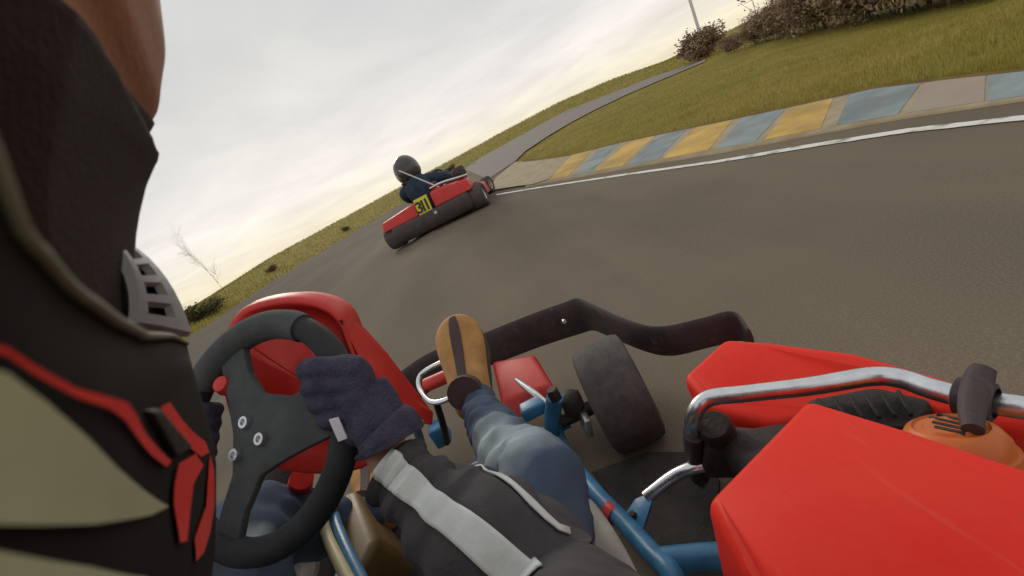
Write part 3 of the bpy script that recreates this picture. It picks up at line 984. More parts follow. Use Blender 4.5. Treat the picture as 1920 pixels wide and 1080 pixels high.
for s in (-1, 1):
    tube('trouser_leg', [p_(-.03 + s * .09, .58, .17), p_(s * .21, .98, .37), p_(s * .17, 1.38, .15)], [.105, .09, .07], M_navy, ld, 14, 6)
    bm = bmesh.new()
    bm_sphere(bm, p_(s * .15, 1.0, .575), .055, 1, 1.1, .9)
    remeshed('glove', bm, M_black, ld, .012, 2)
    hull_box('boot', [p_(s * .17 - .045, 1.38, .07), p_(s * .17 + .045, 1.38, .07), p_(s * .17 + .04, 1.60, .10), p_(s * .17 - .04, 1.60, .10)], [p_(s * .17 - .04, 1.38, .2), p_(s * .17 + .04, 1.38, .2), p_(s * .17 + .035, 1.56, .22), p_(s * .17 - .035, 1.56, .22)], M_black, ld, .02)
hc = on(lk_mid[0], lk_mid[1], 0)
lh = thing('racing_helmet', hc + np.array([0, 0, .8]), 'scuffed dark helmet on the driver ahead', 'helmet', 'racing helmets', rotz=lk_yaw)
seat_on_ground(lh, .8)
def h_(x, y, z):
    return l_(x, y, z) - np.array([0, 0, .8])
bm = bmesh.new()
bm_sphere(bm, h_(-.165, .555, .835), .19 * sc_, .92, 1.1, 1.08, 26)
for v in bm.verts:
    z = v.co.z - h_(0, 0, .825)[2]
    if z < -.09:
        v.co.z += (-.09 - z) * .55
bm.faces.ensure_lookup_table()
sharp(from_bm('shell', bm, M_hdark, lh), 50)
bm = bmesh.new()
bm_sphere(bm, h_(-.235, .395, .80), .048 * sc_, 1.1, .5, 1.0, 14)
from_bm('back_sticker', bm, M_patch, lh)
tube('neck_roll', [h_(-.17 + .145 * math.cos(a), .555 + .15 * math.sin(a), .705) for a in np.linspace(0, math.tau, 13)], .018, M_black, lh, 8, 3)

# ------------------------------------------------------------------ our kart
KX = -0.37
kart = thing('go_kart', (KX, .45, 0.0), 'red and blue go-kart the photo is taken from, steering wheel in front', 'go-kart', 'karts on the track')
def kz(u, v, z):
    return AZ(u, v, z)
# front bumper: one plastic ring round the nose, symmetrical about the kart's middle
half = [kz(915, 655, .20), kz(1000, 622, .20), kz(1070, 598, .205), kz(1098, 590, .205), kz(1125, 600, .205), kz(1195, 630, .205), kz(1250, 640, .205), kz(1325, 624, .205), kz(1382, 612, .205), kz(1408, 636, .20)]
half = [np.array([KX, half[0][1] + .02, .22])] + half
path = [np.array([2 * KX - p[0], p[1], p[2]]) for p in half[:0:-1]] + half
bm = bmesh.new()
bm_tube(bm, path, (lambda q: [.006] + q[::-1][1:] + [.0135] + q[:-1] + [.006])([.0135, .0135, .0135, .0135, .0125, .0105, .0095, .0088, .0088, .007]), 18, 5, up=(0, 0, 1), flat=4.9)
fb = sharp(from_bm('front_bumper', bm, M_black, kart), 50)
lathe('bolt', [(0, .008), (.006, .008), (.008, .003), (.008, 0)], kz(1056, 600, .235) + np.array([0, -.012, 0]), (0, -1, .2), M_alu, fb, 10)
# wheels
TC = kz(1157, 735, .13)
TR = .140
for s in (1, -1):
    c = TC.copy()
    ax = np.array([1.0, -.13, .02])
    if s < 0:
        c[0] = 2 * KX - c[0]
    wh = kart_tyre(kart, c, ax, TR, .135, None, 64)
for s in (-1, 1):
    kart_tyre(kart, np.array([KX + s * .50, -.17, .14]), (1, 0, 0), .14, .20)
# hub, stub axle and blue knuckle
hubp = TC + np.array([-.085, .01, .0])
kn = tube('steering_knuckle', [kz(1040, 745, .22), kz(1035, 790, .14), kz(1035, 815, .09)], [.021, .021, .019], M_bluep, kart, 16, 4)
box('knuckle_arm', kz(1000, 765, .17), .07, .05, .035, M_bluep, kn, .008)
lathe('kingpin_bolt', [(0, .02), (.013, .02), (.016, .012), (.016, -.01), (0, -.01)], kz(1040, 742, .235), (0, 0, 1), M_engine, kn, 6)
lathe('stub_axle', [(0, 0), (.018, 0), (.018, .10), (0, .10)], kz(1050, 790, .135), (1, -.1, 0), M_engine, kn, 14)
lathe('hub', [(0, -.02), (.036, -.02), (.040, -.006), (.040, .012), (.03, .03), (0, .03)], kz(1072, 760, .15), (1, -.13, 0), M_engine, kn, 18)
box('wheel_spacer', kz(1098, 792, .12), .018, .06, .05, M_alu, kn, .004, R=Matrix.Rotation(.25, 3, 'Y'))
tube('tie_rod', [kz(968, 712, .20), kz(1002, 738, .185), kz(1030, 760, .175)], [.006, .011, .007], M_chrome, kart, 10, 4)
# red nose and floor in front of the pedals
hull_box('nose_panel', [kz(925, 690, .16), kz(1010, 676, .16), kz(1052, 748, .13), kz(950, 800, .11)], [kz(922, 676, .20), kz(1000, 663, .20), kz(1036, 722, .17), kz(940, 752, .15)], M_red, kart, .014)
box('floor_tray', (KX, .52, .045), .52, 1.05, .008, M_black, kart, .002)
# pedal loop and master cylinder left of the boot
ped = tube('brake_pedal', [kz(858, 668, .34), kz(818, 684, .33), kz(789, 703, .315), kz(786, 726, .30), kz(806, 752, .285), kz(830, 752, .285), kz(860, 738, .295)], .0075, M_chrome, kart, 10, 6)
tube('pedal_roller', [kz(800, 722, .30), kz(846, 702, .31)], .020, M_red, ped, 16, 3)
tube('pedal_stem', [kz(818, 755, .28), kz(832, 800, .18), kz(838, 830, .09)], .010, M_engine, ped, 10, 3)
box('pedal_bracket', kz(825, 812, .11), .05, .06, .07, M_bluep, kart, .008)
acc = box('accelerator_pedal', kz(880, 700, .26) + np.array([0, .05, .02]), .06, .012, .14, M_alu, kart, .004)
tube('pedal_stem', [kz(880, 740, .2), kz(885, 780, .08)], .009, M_engine, acc, 10, 1)
# chassis tubes
ct = tube('chassis_tube', [np.array([KX + .30, 1.02, .075]), kz(1060, 845, .09), kz(1110, 915, .11), kz(1180, 990, .135), kz(1225, 1040, .15), kz(1262, 1080, .16), kz(1270, 1150, .14)], .0165, M_bluep, kart, 16, 6)
lathe('red_sticker', [(.0170, -.014), (.0174, -.013), (.0174, .013), (.0170, .014)], kz(1150, 962, .1255), kz(1180, 990, .135) - kz(1110, 915, .11), M_red, ct, 18)
tube('chassis_tube', [kz(1236, 1052, .15), kz(1300, 1046, .15), kz(1400, 1040, .15)], .019, M_bluep, kart, 14, 3)
tube('chassis_tube', [np.array([2 * KX - p[0], p[1], p[2]]) for p in (np.array([KX + .30, 1.02, .075]), kz(1110, 915, .10), kz(1225, 1040, .11))], .0165, M_bluep, kart, 14, 5)
tube('front_cross_tube', [np.array([KX - .33, .99, .08]), np.array([KX, 1.0, .08]), np.array([KX + .34, .98, .09])], .0165, M_bluep, kart, 12, 4)
gs = panel('gusset', [kz(1172, 962, .13), kz(1190, 934, .14), kz(1219, 922, .15), kz(1222, 940, .15), kz(1206, 992, .135), kz(1190, 1000, .13)], .010, (0, .2, -1), M_bluep, kart, .003, 2)
lathe('gusset_bolt', [(0, .008), (.006, .008), (.008, .003), (.008, 0)], kz(1187, 968, .1345), (0, 0, 1), M_engine, gs, 8)
tube('bumper_stay', [kz(1212, 932, .145), kz(1262, 894, .165), kz(1300, 877, .175), kz(1345, 868, .17)], .0115, M_chrome, kart, 14, 5)
panel('added_shade_plate', [kz(1108, 884, .055), kz(1212, 846, .055), kz(1300, 846, .055), kz(1350, 900, .055), kz(1340, 1070, .055), kz(1255, 1075, .055)], .006, (0, 0, -1), M_engine, kart, .002, 1)  # dark plate added low beside the chassis to stand for the shade there
# seat shell edge on the right of the driver
sg = []
for (u0, v0, u1, v1, z) in [(1105, 930, 1060, 990, .17), (1140, 975, 1075, 1040, .20), (1180, 1040, 1090, 1100, .24), (1210, 1110, 1110, 1170, .30), (1225, 1190, 1120, 1250, .36)]:
    sg.append([kz(u0, v0, z), kz(u0 - 8, v0 + 4, z + .012), kz((u0 + u1) / 2 - 4, (v0 + v1) / 2, z), kz(u1, v1, z - .05)])
st = grid_mesh('seat', sg, M_seat, kart, thick=.008)
st.modifiers.new('sub', 'SUBSURF').levels = 2
box('seat_base', (KX, -.02, .10), .36, .40, .05, M_seat, st, .02)
hull_box('seat_back', [(KX - .20, -.22, .12), (KX + .20, -.22, .12), (KX + .20, -.16, .12), (KX - .20, -.16, .12)], [(KX - .19, -.32, .58), (KX + .19, -.32, .58), (KX + .19, -.28, .58), (KX - .19, -.28, .58)], M_seat, st, .015)

# side pod (far red moulding), steel bar over it, near engine cover
pod_top = [kz(1276, 704, .26), kz(1357, 632, .27), kz(1440, 637, .27), kz(1600, 657, .26), kz(1760, 700, .25), kz(1905, 752, .24), kz(2010, 800, .23), kz(1900, 806, .22), kz(1760, 766, .225), kz(1640, 744, .23), kz(1540, 770, .23), kz(1450, 800, .235), kz(1330, 764, .25)]
pod_bot = [p + np.array([.0, .0, -.19]) for p in pod_top]
for i in (1, 2, 3, 4, 5):
    pod_bot[i] = pod_bot[i] + np.array([.05, .015, 0])
pod = hull_box('side_pod', pod_bot, pod_top, M_redfade, kart, .024, 5)
bar_pts = [kz(1316, 905, .10), kz(1302, 850, .20), kz(1299, 800, .29), kz(1306, 768, .325), kz(1332, 746, .335), kz(1400, 738, .335), kz(1520, 724, .335), kz(1632, 706, .335), kz(1690, 710, .335), kz(1745, 728, .335), kz(1830, 750, .335), kz(1930, 766, .335), kz(2060, 790, .32)]
tube('side_bar', bar_pts, .0125, M_chrome, kart, 18, 6)
tube('bar_leg_sleeve', [kz(1300, 812, .275), kz(1302, 850, .20), kz(1312, 895, .12)], .0165, M_black, kart, 14, 4)
strap = tube('rubber_strap', [kz(1824, 806, .36), kz(1822, 770, .362), kz(1828, 735, .366), kz(1838, 704, .372), kz(1846, 690, .376)], [.0085, .0105, .012, .0115, .0095], M_black, kart, 16, 5)
lathe('strap_collar', [(.016, -.016), (.0205, -.014), (.0205, .014), (.016, .016)], kz(1828, 748, .345), kz(1930, 766, .335) - kz(1745, 728, .335), M_black, strap, 18)
# engine under the cover
engb = hull_box('engine', [kz(1350, 850, .09), kz(1480, 840, .09), kz(1900, 900, .09), kz(1800, 1080, .09), kz(1450, 1040, .09)], [kz(1330, 812, .26), kz(1470, 790, .26), kz(1900, 815, .26), kz(1900, 960, .28), kz(1430, 930, .28)], M_engine, kart, .015)
lathe('filler_cap', [(0, .03), (.022, .03), (.027, .022), (.027, -.02), (0, -.02)], kz(1346, 812, .262), (-.2, -.3, 1), M_engine, engb, 18)
hull_box('filter_box', [kz(1312, 900, .14), kz(1390, 900, .14), kz(1440, 850, .14), kz(1330, 812, .14)], [kz(1318, 838, .26), kz(1385, 840, .26), kz(1430, 800, .26), kz(1325, 795, .26)], M_black, engb, .012)
hull_box('carburettor', [kz(1500, 770, .12), kz(1640, 740, .12), kz(1760, 770, .12), kz(1720, 830, .12), kz(1560, 820, .12)], [kz(1508, 752, .292), kz(1640, 726, .292), kz(1752, 752, .292), kz(1712, 806, .292), kz(1570, 800, .292)], M_engine, engb, .010)
for k in range(6):
    u0 = 1530 + k * 30
    panel('cooling_fin', [kz(u0, 752 - k * 3, .296), kz(u0 + 9, 751 - k * 3, .296), kz(u0 + 34, 792 - k * 2, .296), kz(u0 + 25, 793 - k * 2, .296)], .006, (0, 0, 1), M_engine, engb, .0012, 1)
# orange recoil housing with slots
oc = kz(1795, 838, .335)
od = kz(1760, 775, .335) - oc
od[2] = 0
od /= np.linalg.norm(od)
rec = lathe('recoil_housing', [(0, .046), (.020, .046), (.022, .043), (.028, .043), (.030, .045), (.036, .041), (.042, .030), (.0425, .020), (.046, .019), (.047, .012), (.047, -.05)], oc + np.array([0.0, .0, -.028]), (od[0] * .35, od[1] * .35, 1), M_orange, kart, 40)
hull_box('housing_lug', [kz(1800, 850, .30), kz(1885, 862, .30), kz(1880, 815, .30), kz(1830, 800, .30)], [kz(1805, 838, .345), kz(1872, 850, .335), kz(1866, 806, .34), kz(1835, 795, .35)], M_orange, rec, .010)
from mathutils.bvhtree import BVHTree
def cast(o, u, v):
    t = BVHTree.FromPolygons([q.co for q in o.data.vertices], [tuple(p.vertices) for p in o.data.polygons])
    h = t.ray_cast(V(C), V(ray(u, v)).normalized())
    return np.array(h[0]) if h[0] is not None else None
for k in range(4):
    q = [cast(rec, 1742 + k * 4 + i * 14, 774 + k * 9 + i * 3.2) for i in range(5)]
    q = [p for p in q if p is not None]
    if len(q) > 2:
        tube('cooling_slot', q, .0022, M_engine, rec, 6, 2)
# near engine cover: sloping top, left flank and right flank
ctop = [kz(1512, 744, .395), kz(1322, 936, .405), kz(1402, 1085, .415), kz(1480, 1250, .41), kz(2050, 1250, .40), kz(2000, 898, .39), kz(1890, 862, .392), kz(1700, 800, .394)]
cen = sum(ctop) / len(ctop)
cbot = []
for i, p in enumerate(ctop):
    q = p + np.array([0, 0, -.17])
    if i in (1, 2):
        q = q + np.array([-.035, -.02, 0])
    cbot.append(q)
cov = hull_box('engine_cover', cbot, ctop, M_redfade, kart, .012, 4)

# steering wheel
WC = np.array([-.395, .553, .614])
th_, ph_ = math.radians(41), math.radians(-11)
WN = np.array([math.sin(ph_), -math.cos(th_) * math.cos(ph_), math.sin(th_) * math.cos(ph_)])
WR = np.cross(WN, [0, 0, 1.0]) * -1
WR = np.cross([0, 0, 1.0], WN) * 1.0
WR /= np.linalg.norm(WR)
if WR[0] < 0:
    WR = -WR
WU = np.cross(WN, WR)
if WU[2] < 0:
    WU = -WU
WRAD = .147
def wp(a, r=1.0, h=0.0):
    a = math.radians(a)
    rad = WRAD * r
    return WC + rad * (math.cos(a) * WR + math.sin(a) * WU) + h * WN
bm = bmesh.new()
rr_ = []
for k in range(72):
    a = 360 * k / 72
    c = wp(a)
    d = (c - WC) / np.linalg.norm(c - WC)
    rr_.append([bm.verts.new(V(c + .0175 * math.cos(t) * d + .0185 * math.sin(t) * WN)) for t in np.linspace(0, math.tau, 15)[:-1]])
for i in range(72):
    for j in range(14):
        bm.faces.new((rr_[i][j], rr_[i][(j + 1) % 14], rr_[(i + 1) % 72][(j + 1) % 14], rr_[(i + 1) % 72][j]))
sw = from_bm('steering_wheel', bm, M_darkgrip, kart)
def arc_pad(a0, a1, m, nm, rad=.0215):
    return tube(nm, [wp(a, 1, .001) for a in np.linspace(a0, a1, 12)], [rad * .95] + [rad] * 10 + [rad * .95], m, sw, 16, 3)
arc_pad(52, 138, M_suede, 'suede_grip')
def wpl(x, y, h=0.0):
    return WC + x * WR + y * WU + h * WN
spoke = panel('spoke_plate', [wpl(*q, .006) for q in [(-.066, .128), (-.018, .135), (-.010, .085), (.012, .048), (.060, .028), (.136, .030), (.142, -.005), (.136, -.042), (.08, -.046), (.035, -.052), (.0, -.060), (-.030, -.098), (-.046, -.140), (-.086, -.120), (-.070, -.085), (-.048, -.045), (-.044, .005), (-.050, .05)]], .012, -WN, M_suede, sw, .003, 2)
for x, y in ((-.016, .016), (.010, -.014), (-.036, -.022)):
    lathe('wheel_bolt', [(.0, .003), (.004, .003), (.0045, .007), (.008, .007), (.0092, .003), (.0092, -.002)], wpl(x, y, .006), WN, M_chrome, spoke, 14)
hub = lathe('steering_hub', [(0, 0), (.034, 0), (.030, -.03), (.018, -.05), (.018, -.10), (0, -.10)], wpl(0, 0, -.008), WN, M_engine, sw, 20)
tube('steering_column', [wpl(0, 0, -.09), wpl(0, 0, -.40)], .011, M_alu, sw, 12, 1)
tube('column_boot', [kz(566, 896, .42), kz(560, 925, .37)], [.022, .026], M_red, kart, 14, 2)
# fairing in front of the wheel: arched shield plus right wing
def fy(u, v, y):
    return AY(u, v, y)
arch = [(428, 640, .70), (438, 602, .73), (470, 572, .76), (540, 557, .79), (600, 564, .80), (640, 590, .80), (662, 640, .79), (690, 705, .77), (720, 780, .75), (700, 860, .72), (600, 880, .70), (480, 850, .68), (430, 740, .68)]
G = []
ctr = fy(570, 730, .72)
outer = [fy(*q) for q in arch]
outer = catmull(outer + [outer[0]], 4)[:-1]
for s in (1.0, .985, .95, .86, .6, .3, .02):
    row = []
    for p in outer:
        q = ctr + (p - ctr) * s
        bulge = .0 if s > .99 else (.012 if s > .97 else (.016 if s > .94 else -.01 + .02 * (1 - s)))
        row.append(q + np.array([0, -bulge if s > .9 else .02, .0]))
    G.append(row)
flange = [[p + np.array([.004, .06, -.012]) for p in outer], [p + np.array([.002, .025, -.001]) for p in outer]]
GG = [list(r) + [r[0]] for r in (flange + G)]
fr = grid_mesh('steering_fairing', GG, M_red, kart, thick=.004)
wing = panel('fairing_wing', [fy(632, 588, .80), fy(655, 596, .82), fy(702, 648, .84), fy(752, 728, .86), fy(792, 762, .87), fy(790, 790, .86), fy(748, 782, .80), fy(712, 742, .76), (fy(676, 676, .76))], .05, (0.1, .6, -.8), M_red, kart, .012, 3)
tube('wing_seam', [fy(638, 600, .785), fy(650, 640, .78), fy(662, 672, .765)], .004, M_engine, wing, 8, 4)
tube('fairing_stay', [kz(770, 775, .42), kz(790, 830, .2), kz(800, 870, .08)], .011, M_bluep, kart, 12, 4)
lathe('red_knob', [(0, .012), (.011, .010), (.015, 0), (.013, -.03), (0, -.032)], fy(422, 722, .62), (0, -.7, .7), M_red, kart, 18)
# fuel tank between the legs, with its blue strap
tk = hull_box('fuel_tank', [kz(612, 985, .08), kz(700, 950, .08), kz(790, 1060, .08), kz(680, 1180, .08)], [kz(610, 945, .27), kz(668, 915, .27), kz(708, 1010, .26), kz(650, 1130, .26)], M_tan, kart, .02, 4)
tube('tank_strap', [kz(622, 945, .30), kz(632, 985, .30), kz(655, 1040, .30), kz(690, 1110, .29)], .0105, M_bluep, kart, 12, 5)
tube('tank_pipe', [kz(604, 962, .31), kz(612, 1000, .31), kz(634, 1050, .31), kz(668, 1115, .30)], .0105, M_tank, kart, 12, 5)

# ------------------------------------------------------------------ the driver the camera rides on
me_ = thing('person', (KX, -.05, .13), 'driver in black striped jacket, jeans and tan boots holding the wheel', 'person')
HIP = np.array([KX, -.06, .24])
NECK = CAMP(-.135, -.105, -.03)
SH_R, SH_L = np.array([.01, -.10, .63]), np.array([-.36, -.06, .70])
EL_R, EL_L = AD(1075, 1200, .40), np.array([-.62, .22, .52])
WR_R = AD(716, 826, .535)
WR_L = wp(165) + np.array([-.04, -.06, .02])
KN_R, AN_R = AZ(1012, 925, .37), AZ(893, 752, .305)
KN_L, AN_L = AZ(470, 1010, .40), np.array([KX - .20, .90, .16])
M_ = -.135                                     # the face's middle plane, right of the lens is positive

# helmet plan outline (camera coordinates: x right, z forward), closed curve round the head
HC = .03
plan = [(.0, .1525), (.010, .150), (.030, .118), (.052, .0815), (.074, .045), (.090, .017), (.100, -.01), (.104, -.05), (.098, -.10), (.075, -.145), (.04, -.168), (.0, -.175)]
plan = plan + [(-x, z) for x, z in plan[-2:0:-1]]
PL = catmull([np.array(p) for p in plan] + [np.array(plan[0])], 8)[:-1]
def plan_pt(k):
    p = PL[int(k) % len(PL)] * (1 - k % 1) + PL[(int(k) + 1) % len(PL)] * (k % 1)
    return M_ + p[0], HC + p[1]
def yt(k):
    """height of the eye-port's lower edge along the outline"""
    x, z = plan_pt(k)
    zz = z - HC
    return float(np.interp(zz, [-.18, -.06, -.02, .0, .004, .012, .025, .046, .09, .12, .1525], [.05, .045, .035, .0118, .0048, .0, -.004, -.008, -.0125, -.017, -.022]))
def yu(k):
    x, z = plan_pt(k)
    return float(np.interp(z - HC, [-.18, -.06, -.03, -.005, .02, .1525], [.05, .045, .075, .14, .165, .158]))
def shell_pt(k, Y, out=0.0):
    x, z = plan_pt(k)
    if Y > .045:
        s = math.sqrt(max(1 - ((Y - .045) / .205) ** 2, 0.0))
        f = 1 + .12 * min(1, (Y - .045) / .08)
        s = s * f
        zf = .8 if z - HC > 0 else 1.0
    elif Y < -.10:
        s, zf = 1 - (-.10 - Y) * .9, 1.0
    else:
        s, zf = 1.0, 1.0
    if z > HC:
        zf *= 1 - .11 * min(1, max(0, (Y + .068) / .046)) if Y < .045 else 1
    dx, dz = (x - M_) * s, (z - HC) * s * ((1 - (1 - zf) * min(1, max(0, (Y - .045) / .1))) if Y > .045 else zf)
    L = math.hypot(dx, dz) + 1e-9
    return np.array([M_ + dx * (1 + out / L), Y, HC + dz * (1 + out / L)])
def CW(p):
    return CAMP(*p)
NP = len(PL)
hm = thing('racing_helmet', CAMP(M_, -.13, HC), 'black, red and pale helmet close on the left with open eye port', 'helmet', 'racing helmets')
low, upp = [], []
for k in range(0, NP, 1):
    y0, y1 = -.135, yt(k)
    low.append([CW(shell_pt(k, y0, -.03) + np.array([0, -.004, 0])), CW(shell_pt(k, y0, -.012) + np.array([0, -.008, 0]))] + [CW(shell_pt(k, y0 + (y1 - y0) * t)) for t in np.linspace(0, 1, 12)] + [CW(shell_pt(k, y1, -.003)), CW(shell_pt(k, y1 - .02, -.008))])
    yl = yu(k)
    rows = [CW(shell_pt(k, yl + .002, -.014)), CW(shell_pt(k, yl))]
    for t in np.linspace(0, 1, 14)[1:]:
        rows.append(CW(shell_pt(k, yl + (.2495 - yl) * math.sin(t * math.pi / 2))))
    upp.append(rows)
shl = grid_mesh('shell', low, M_hblack, hm, close_u=True)
grid_mesh('shell_crown', upp, M_hblack, shl, close_u=True)
K0 = [k for k in range(-40, 41)]
trk = list(range(-52, 53))
tube('eye_port_trim', [CW(shell_pt(k, yt(k), .0004)) for k in trk], [float(np.interp(plan_pt(k)[1], [.0, .03, .06, .10, .18], [.0005, .0006, .0008, .0008, .0006])) for k in trk], M_htrim, hm, 8, 2)
# lining seen inside the eye port
lin = []
for k in range(-52, 53, 2):
    lin.append([CW(shell_pt(k, y, -.026 if abs(k) > 20 else -.02)) for y in np.linspace(-.12, -.012, 6)])
grid_mesh('chin_lining', lin, M_bala, hm)
for s in (1, -1):
    lin = []
    for k in range(44 * s, 70 * s, 2 * s):
        lin.append([CW(shell_pt(k, y, -.020)) for y in np.linspace(-.10, .19, 12)])
    grid_mesh('cheek_pad', lin, M_bala, hm)

# printed panels on the near flank: find the outline position and height under a photo pixel
ks = np.arange(0, 70, .05)
kx = np.array([plan_pt(k)[0] / plan_pt(k)[1] if plan_pt(k)[1] > .004 else -9 for k in ks])
vis = np.nonzero(kx > -9)[0]
kmax = int(np.argmax(kx[vis]))
def near(u, v):
    t = (u - 960) / FPX
    seg = vis[kmax:]
    d = kx[seg]
    i = seg[min(int(np.searchsorted(-d, -t)), len(seg) - 1)]
    x, z = plan_pt(ks[i])
    return ks[i], -(v - 540) / FPX * z
def decal(name, px, m, lift=.0009):
    P = []
    for a, b in zip(px, px[1:] + px[:1]):
        n_ = max(2, int(math.hypot(b[0] - a[0], b[1] - a[1]) / 12))
        for t in range(n_):
            P.append(near(a[0] + (b[0] - a[0]) * t / n_, a[1] + (b[1] - a[1]) * t / n_))
    Q = []
    for p in P:
        if not Q or math.hypot((p[0] - Q[-1][0]) * .006, p[1] - Q[-1][1]) > 2e-4:
            Q.append(p)
    sc2 = .01
    lo = np.array(Q).min(0)
    hi = np.array(Q).max(0)
    gx = [(k, y) for k in np.arange(lo[0], hi[0], .5) for y in np.arange(lo[1], hi[1], .004)]
    pin = [(q[0] * sc2, q[1]) for q in Q]
    g = np.array([(a * sc2, b) for a, b in gx]) if gx else np.zeros((0, 2))
    if len(g):
        g = g[inside(pin, g)]
    vo, eo, fo, *_ = delaunay_2d_cdt([Vector(p) for p in pin] + [Vector(p) for p in g], [], [list(range(len(pin)))], 1, 1e-6)
    return mesh(name, [CW(shell_pt(v.x / sc2, v.y, lift)) for v in vo], fo, m, shl)
decal('pale_panel', [(-250, 640), (-40, 690), (0, 698), (90, 752), (170, 806), (250, 868), (332, 936), (300, 950), (190, 968), (60, 978), (-60, 984), (-250, 1000)], M_holive)
decal('pale_panel', [(-250, 1040), (-40, 1030), (60, 1038), (180, 1048), (280, 1066), (340, 1090), (340, 1150), (-250, 1180)], M_holive)
decal('red_stripe', [(-150, 620), (0, 652), (60, 684), (150, 722), (225, 736), (265, 744), (285, 765), (310, 805), (345, 850), (336, 860), (312, 838), (287, 806), (258, 775), (225, 757), (150, 738), (60, 699), (0, 665), (-150, 636)], M_hred)
decal('red_stripe', [(338, 748), (356, 740), (372, 775), (396, 822), (398, 845), (388, 850), (372, 822), (350, 785)], M_hred)
decal('red_stripe', [(356, 856), (382, 842), (388, 868), (372, 900), (362, 950), (352, 1010), (342, 1010), (340, 930), (346, 890)], M_hred)
decal('red_stripe', [(394, 870), (398, 850), (399, 950), (390, 1000), (376, 1040), (360, 1056), (362, 1010), (382, 950)], M_hred)
vent = panel('chin_intake', [CW(shell_pt(near(u, v)[0], near(u, v)[1], .0016)) for u, v in [(312, 756), (332, 752), (378, 830), (352, 845)]], .003, -CR, M_engine, hm, .001, 2)

# slotted breath guard across the mouth, standing up from the chin bar
def guard(s, t, off=0.0, side=1):
    """s: 0 near edge .. 1 middle plane, t: 0 bottom .. 1 top"""
    b0, b1 = np.array([-.108, -.0105, .1215]), np.array([-.135, -.0195, .1785])
    t0, t1 = np.array([-.112, .012, .1195]), np.array([-.135, .0158, .1478])
    m0, m1 = np.array([-.109, .002, .1225]), np.array([-.135, .0030, .1655])
    def q(a, b, c):
        return a * (1 - t) * (1 - 2 * t) + b * 4 * t * (1 - t) + c * t * (2 * t - 1)
    p0, p1 = q(b0, m0, t0), q(b1, m1, t1)
    e = s ** .8
    p = p0 + (p1 - p0) * np.array([s, s, s ** .92])
    p = p + np.array([.35, .55, .75]) * off
    if side < 0:
        p[0] = 2 * M_ - p[0]
    return CW(p)
gd = bmesh.new()
def gstrip(s0, s1, t0, t1, side):
    rows = []
    for i in range(7):
        s = s0 + (s1 - s0) * i / 6
        rows.append([gd.verts.new(V(guard(s, t, o, side))) for t, o in ((t0, .0012), (t1, .0012), (t1, -.0016), (t0, -.0016))])
    for a, b in zip(rows, rows[1:]):
        for j in range(4):
            gd.faces.new((a[j], a[(j + 1) % 4], b[(j + 1) % 4], b[j]))
    gd.faces.new(rows[0])
    gd.faces.new(rows[-1][::-1])
for side in (1, -1):
    for q in range(8):
        gstrip(0, .10, q / 8, (q + 1) / 8, side)
    for q in range(8):
        gstrip(.62, 1.0, q / 8, (q + 1) / 8, side)
    for t0, t1 in ((0, .10), (.235, .32), (.46, .545), (.69, .765), (.91, 1.0)):
        gstrip(.10, .62, t0, t1, side)
gdo = sharp(from_bm('breath_guard', gd, M_hgrey, hm), 40)
gi = []
for side in (1, -1):
    gi.append(grid_mesh('guard_mesh', [[guard(s, t, -.005, side) for t in np.linspace(.02, .98, 6)] for s in np.linspace(.02, .98, 8)], M_bala, gdo))

# head: sections stacked up the face; profile read in the middle plane (height, forward)
PROF = [(-.10, .118), (-.07, .138), (-.045, .146), (-.02, .147), (.0, .1455), (.0184, .1470), (.026, .1484), (.0359, .151), (.0441, .1547), (.0475, .1567), (.0505, .1532), (.0545, .1530), (.0585, .1560), (.0648, .1602), (.0746, .1612), (.0857, .1632), (.0896, .1630), (.108, .1600), (.125, .1530), (.14, .1485), (.155, .1500), (.18, .146), (.205, .12), (.222, .08), (.232, .03)]
BASE = [(-.10, .112), (-.045, .138), (.0, .138), (.045, .143), (.06, .137), (.10, .134), (.13, .138), (.155, .148), (.18, .146), (.205, .12), (.222, .08), (.232, .03)]
def head_pt(Y, a, out=0.0):
    """a: 0 front .. pi back"""
    zf = np.interp(Y, [p[0] for p in BASE], [p[1] for p in BASE])
    zt_ = np.interp(Y, [p[0] for p in PROF], [p[1] for p in PROF])
    hw = np.interp(Y, [-.10, -.06, 0, .06, .12, .17, .205, .222, .232], [.040, .052, .062, .069, .073, .072, .056, .034, .004])
    zb = np.interp(Y, [-.10, -.03, .06, .14, .19, .222, .232], [-.02, -.05, -.085, -.09, -.07, -.02, .028])
    zc = .045
    x = hw * math.sin(a)
    c = math.cos(a)
    if c > 0:
        zw = zt_ - 1.5 * (math.sqrt(x * x + .005 ** 2) - .005)
        f = min(1.0, c * 2.6)
        z = zc + (zw - zc) * f
    else:
        z = zc + (zc - zb) * c
    d = np.array([math.sin(a), 0, c])
    return np.array([M_ + x, Y, z]) + d * out
# the body: head, neck, trunk and limbs in one skin
YS = sorted(set([round(v, 4) for v in np.linspace(-.10, .231, 90)]))
bm = bmesh.new()
rings = []
AS = [(-1 if k < 0 else 1) * math.pi * (abs(k) / 40) ** 1.35 for k in range(-40, 40)]
for Y in YS:
    rings.append([bm.verts.new(V(CW(head_pt(Y, a)))) for a in AS])
for r0, r1 in zip(rings, rings[1:]):
    for k in range(80):
        bm.faces.new((r0[k], r0[(k + 1) % 80], r1[(k + 1) % 80], r1[k]))
bm.faces.new(rings[0][::-1])
bm.faces.new(rings[-1])
for k in (1, -1):                               # ears inside the helmet
    bm_sphere(bm, CW((M_ + k * .074, .075, .02)), .022, .5, 1, 1.3, 10)
bm_tube(bm, [CW((M_, -.02, .03)), CW((M_, -.10, -.01)), NECK, NECK * .6 + HIP * .4, HIP], [.052, .055, .07, .125, .13], 20, 6)
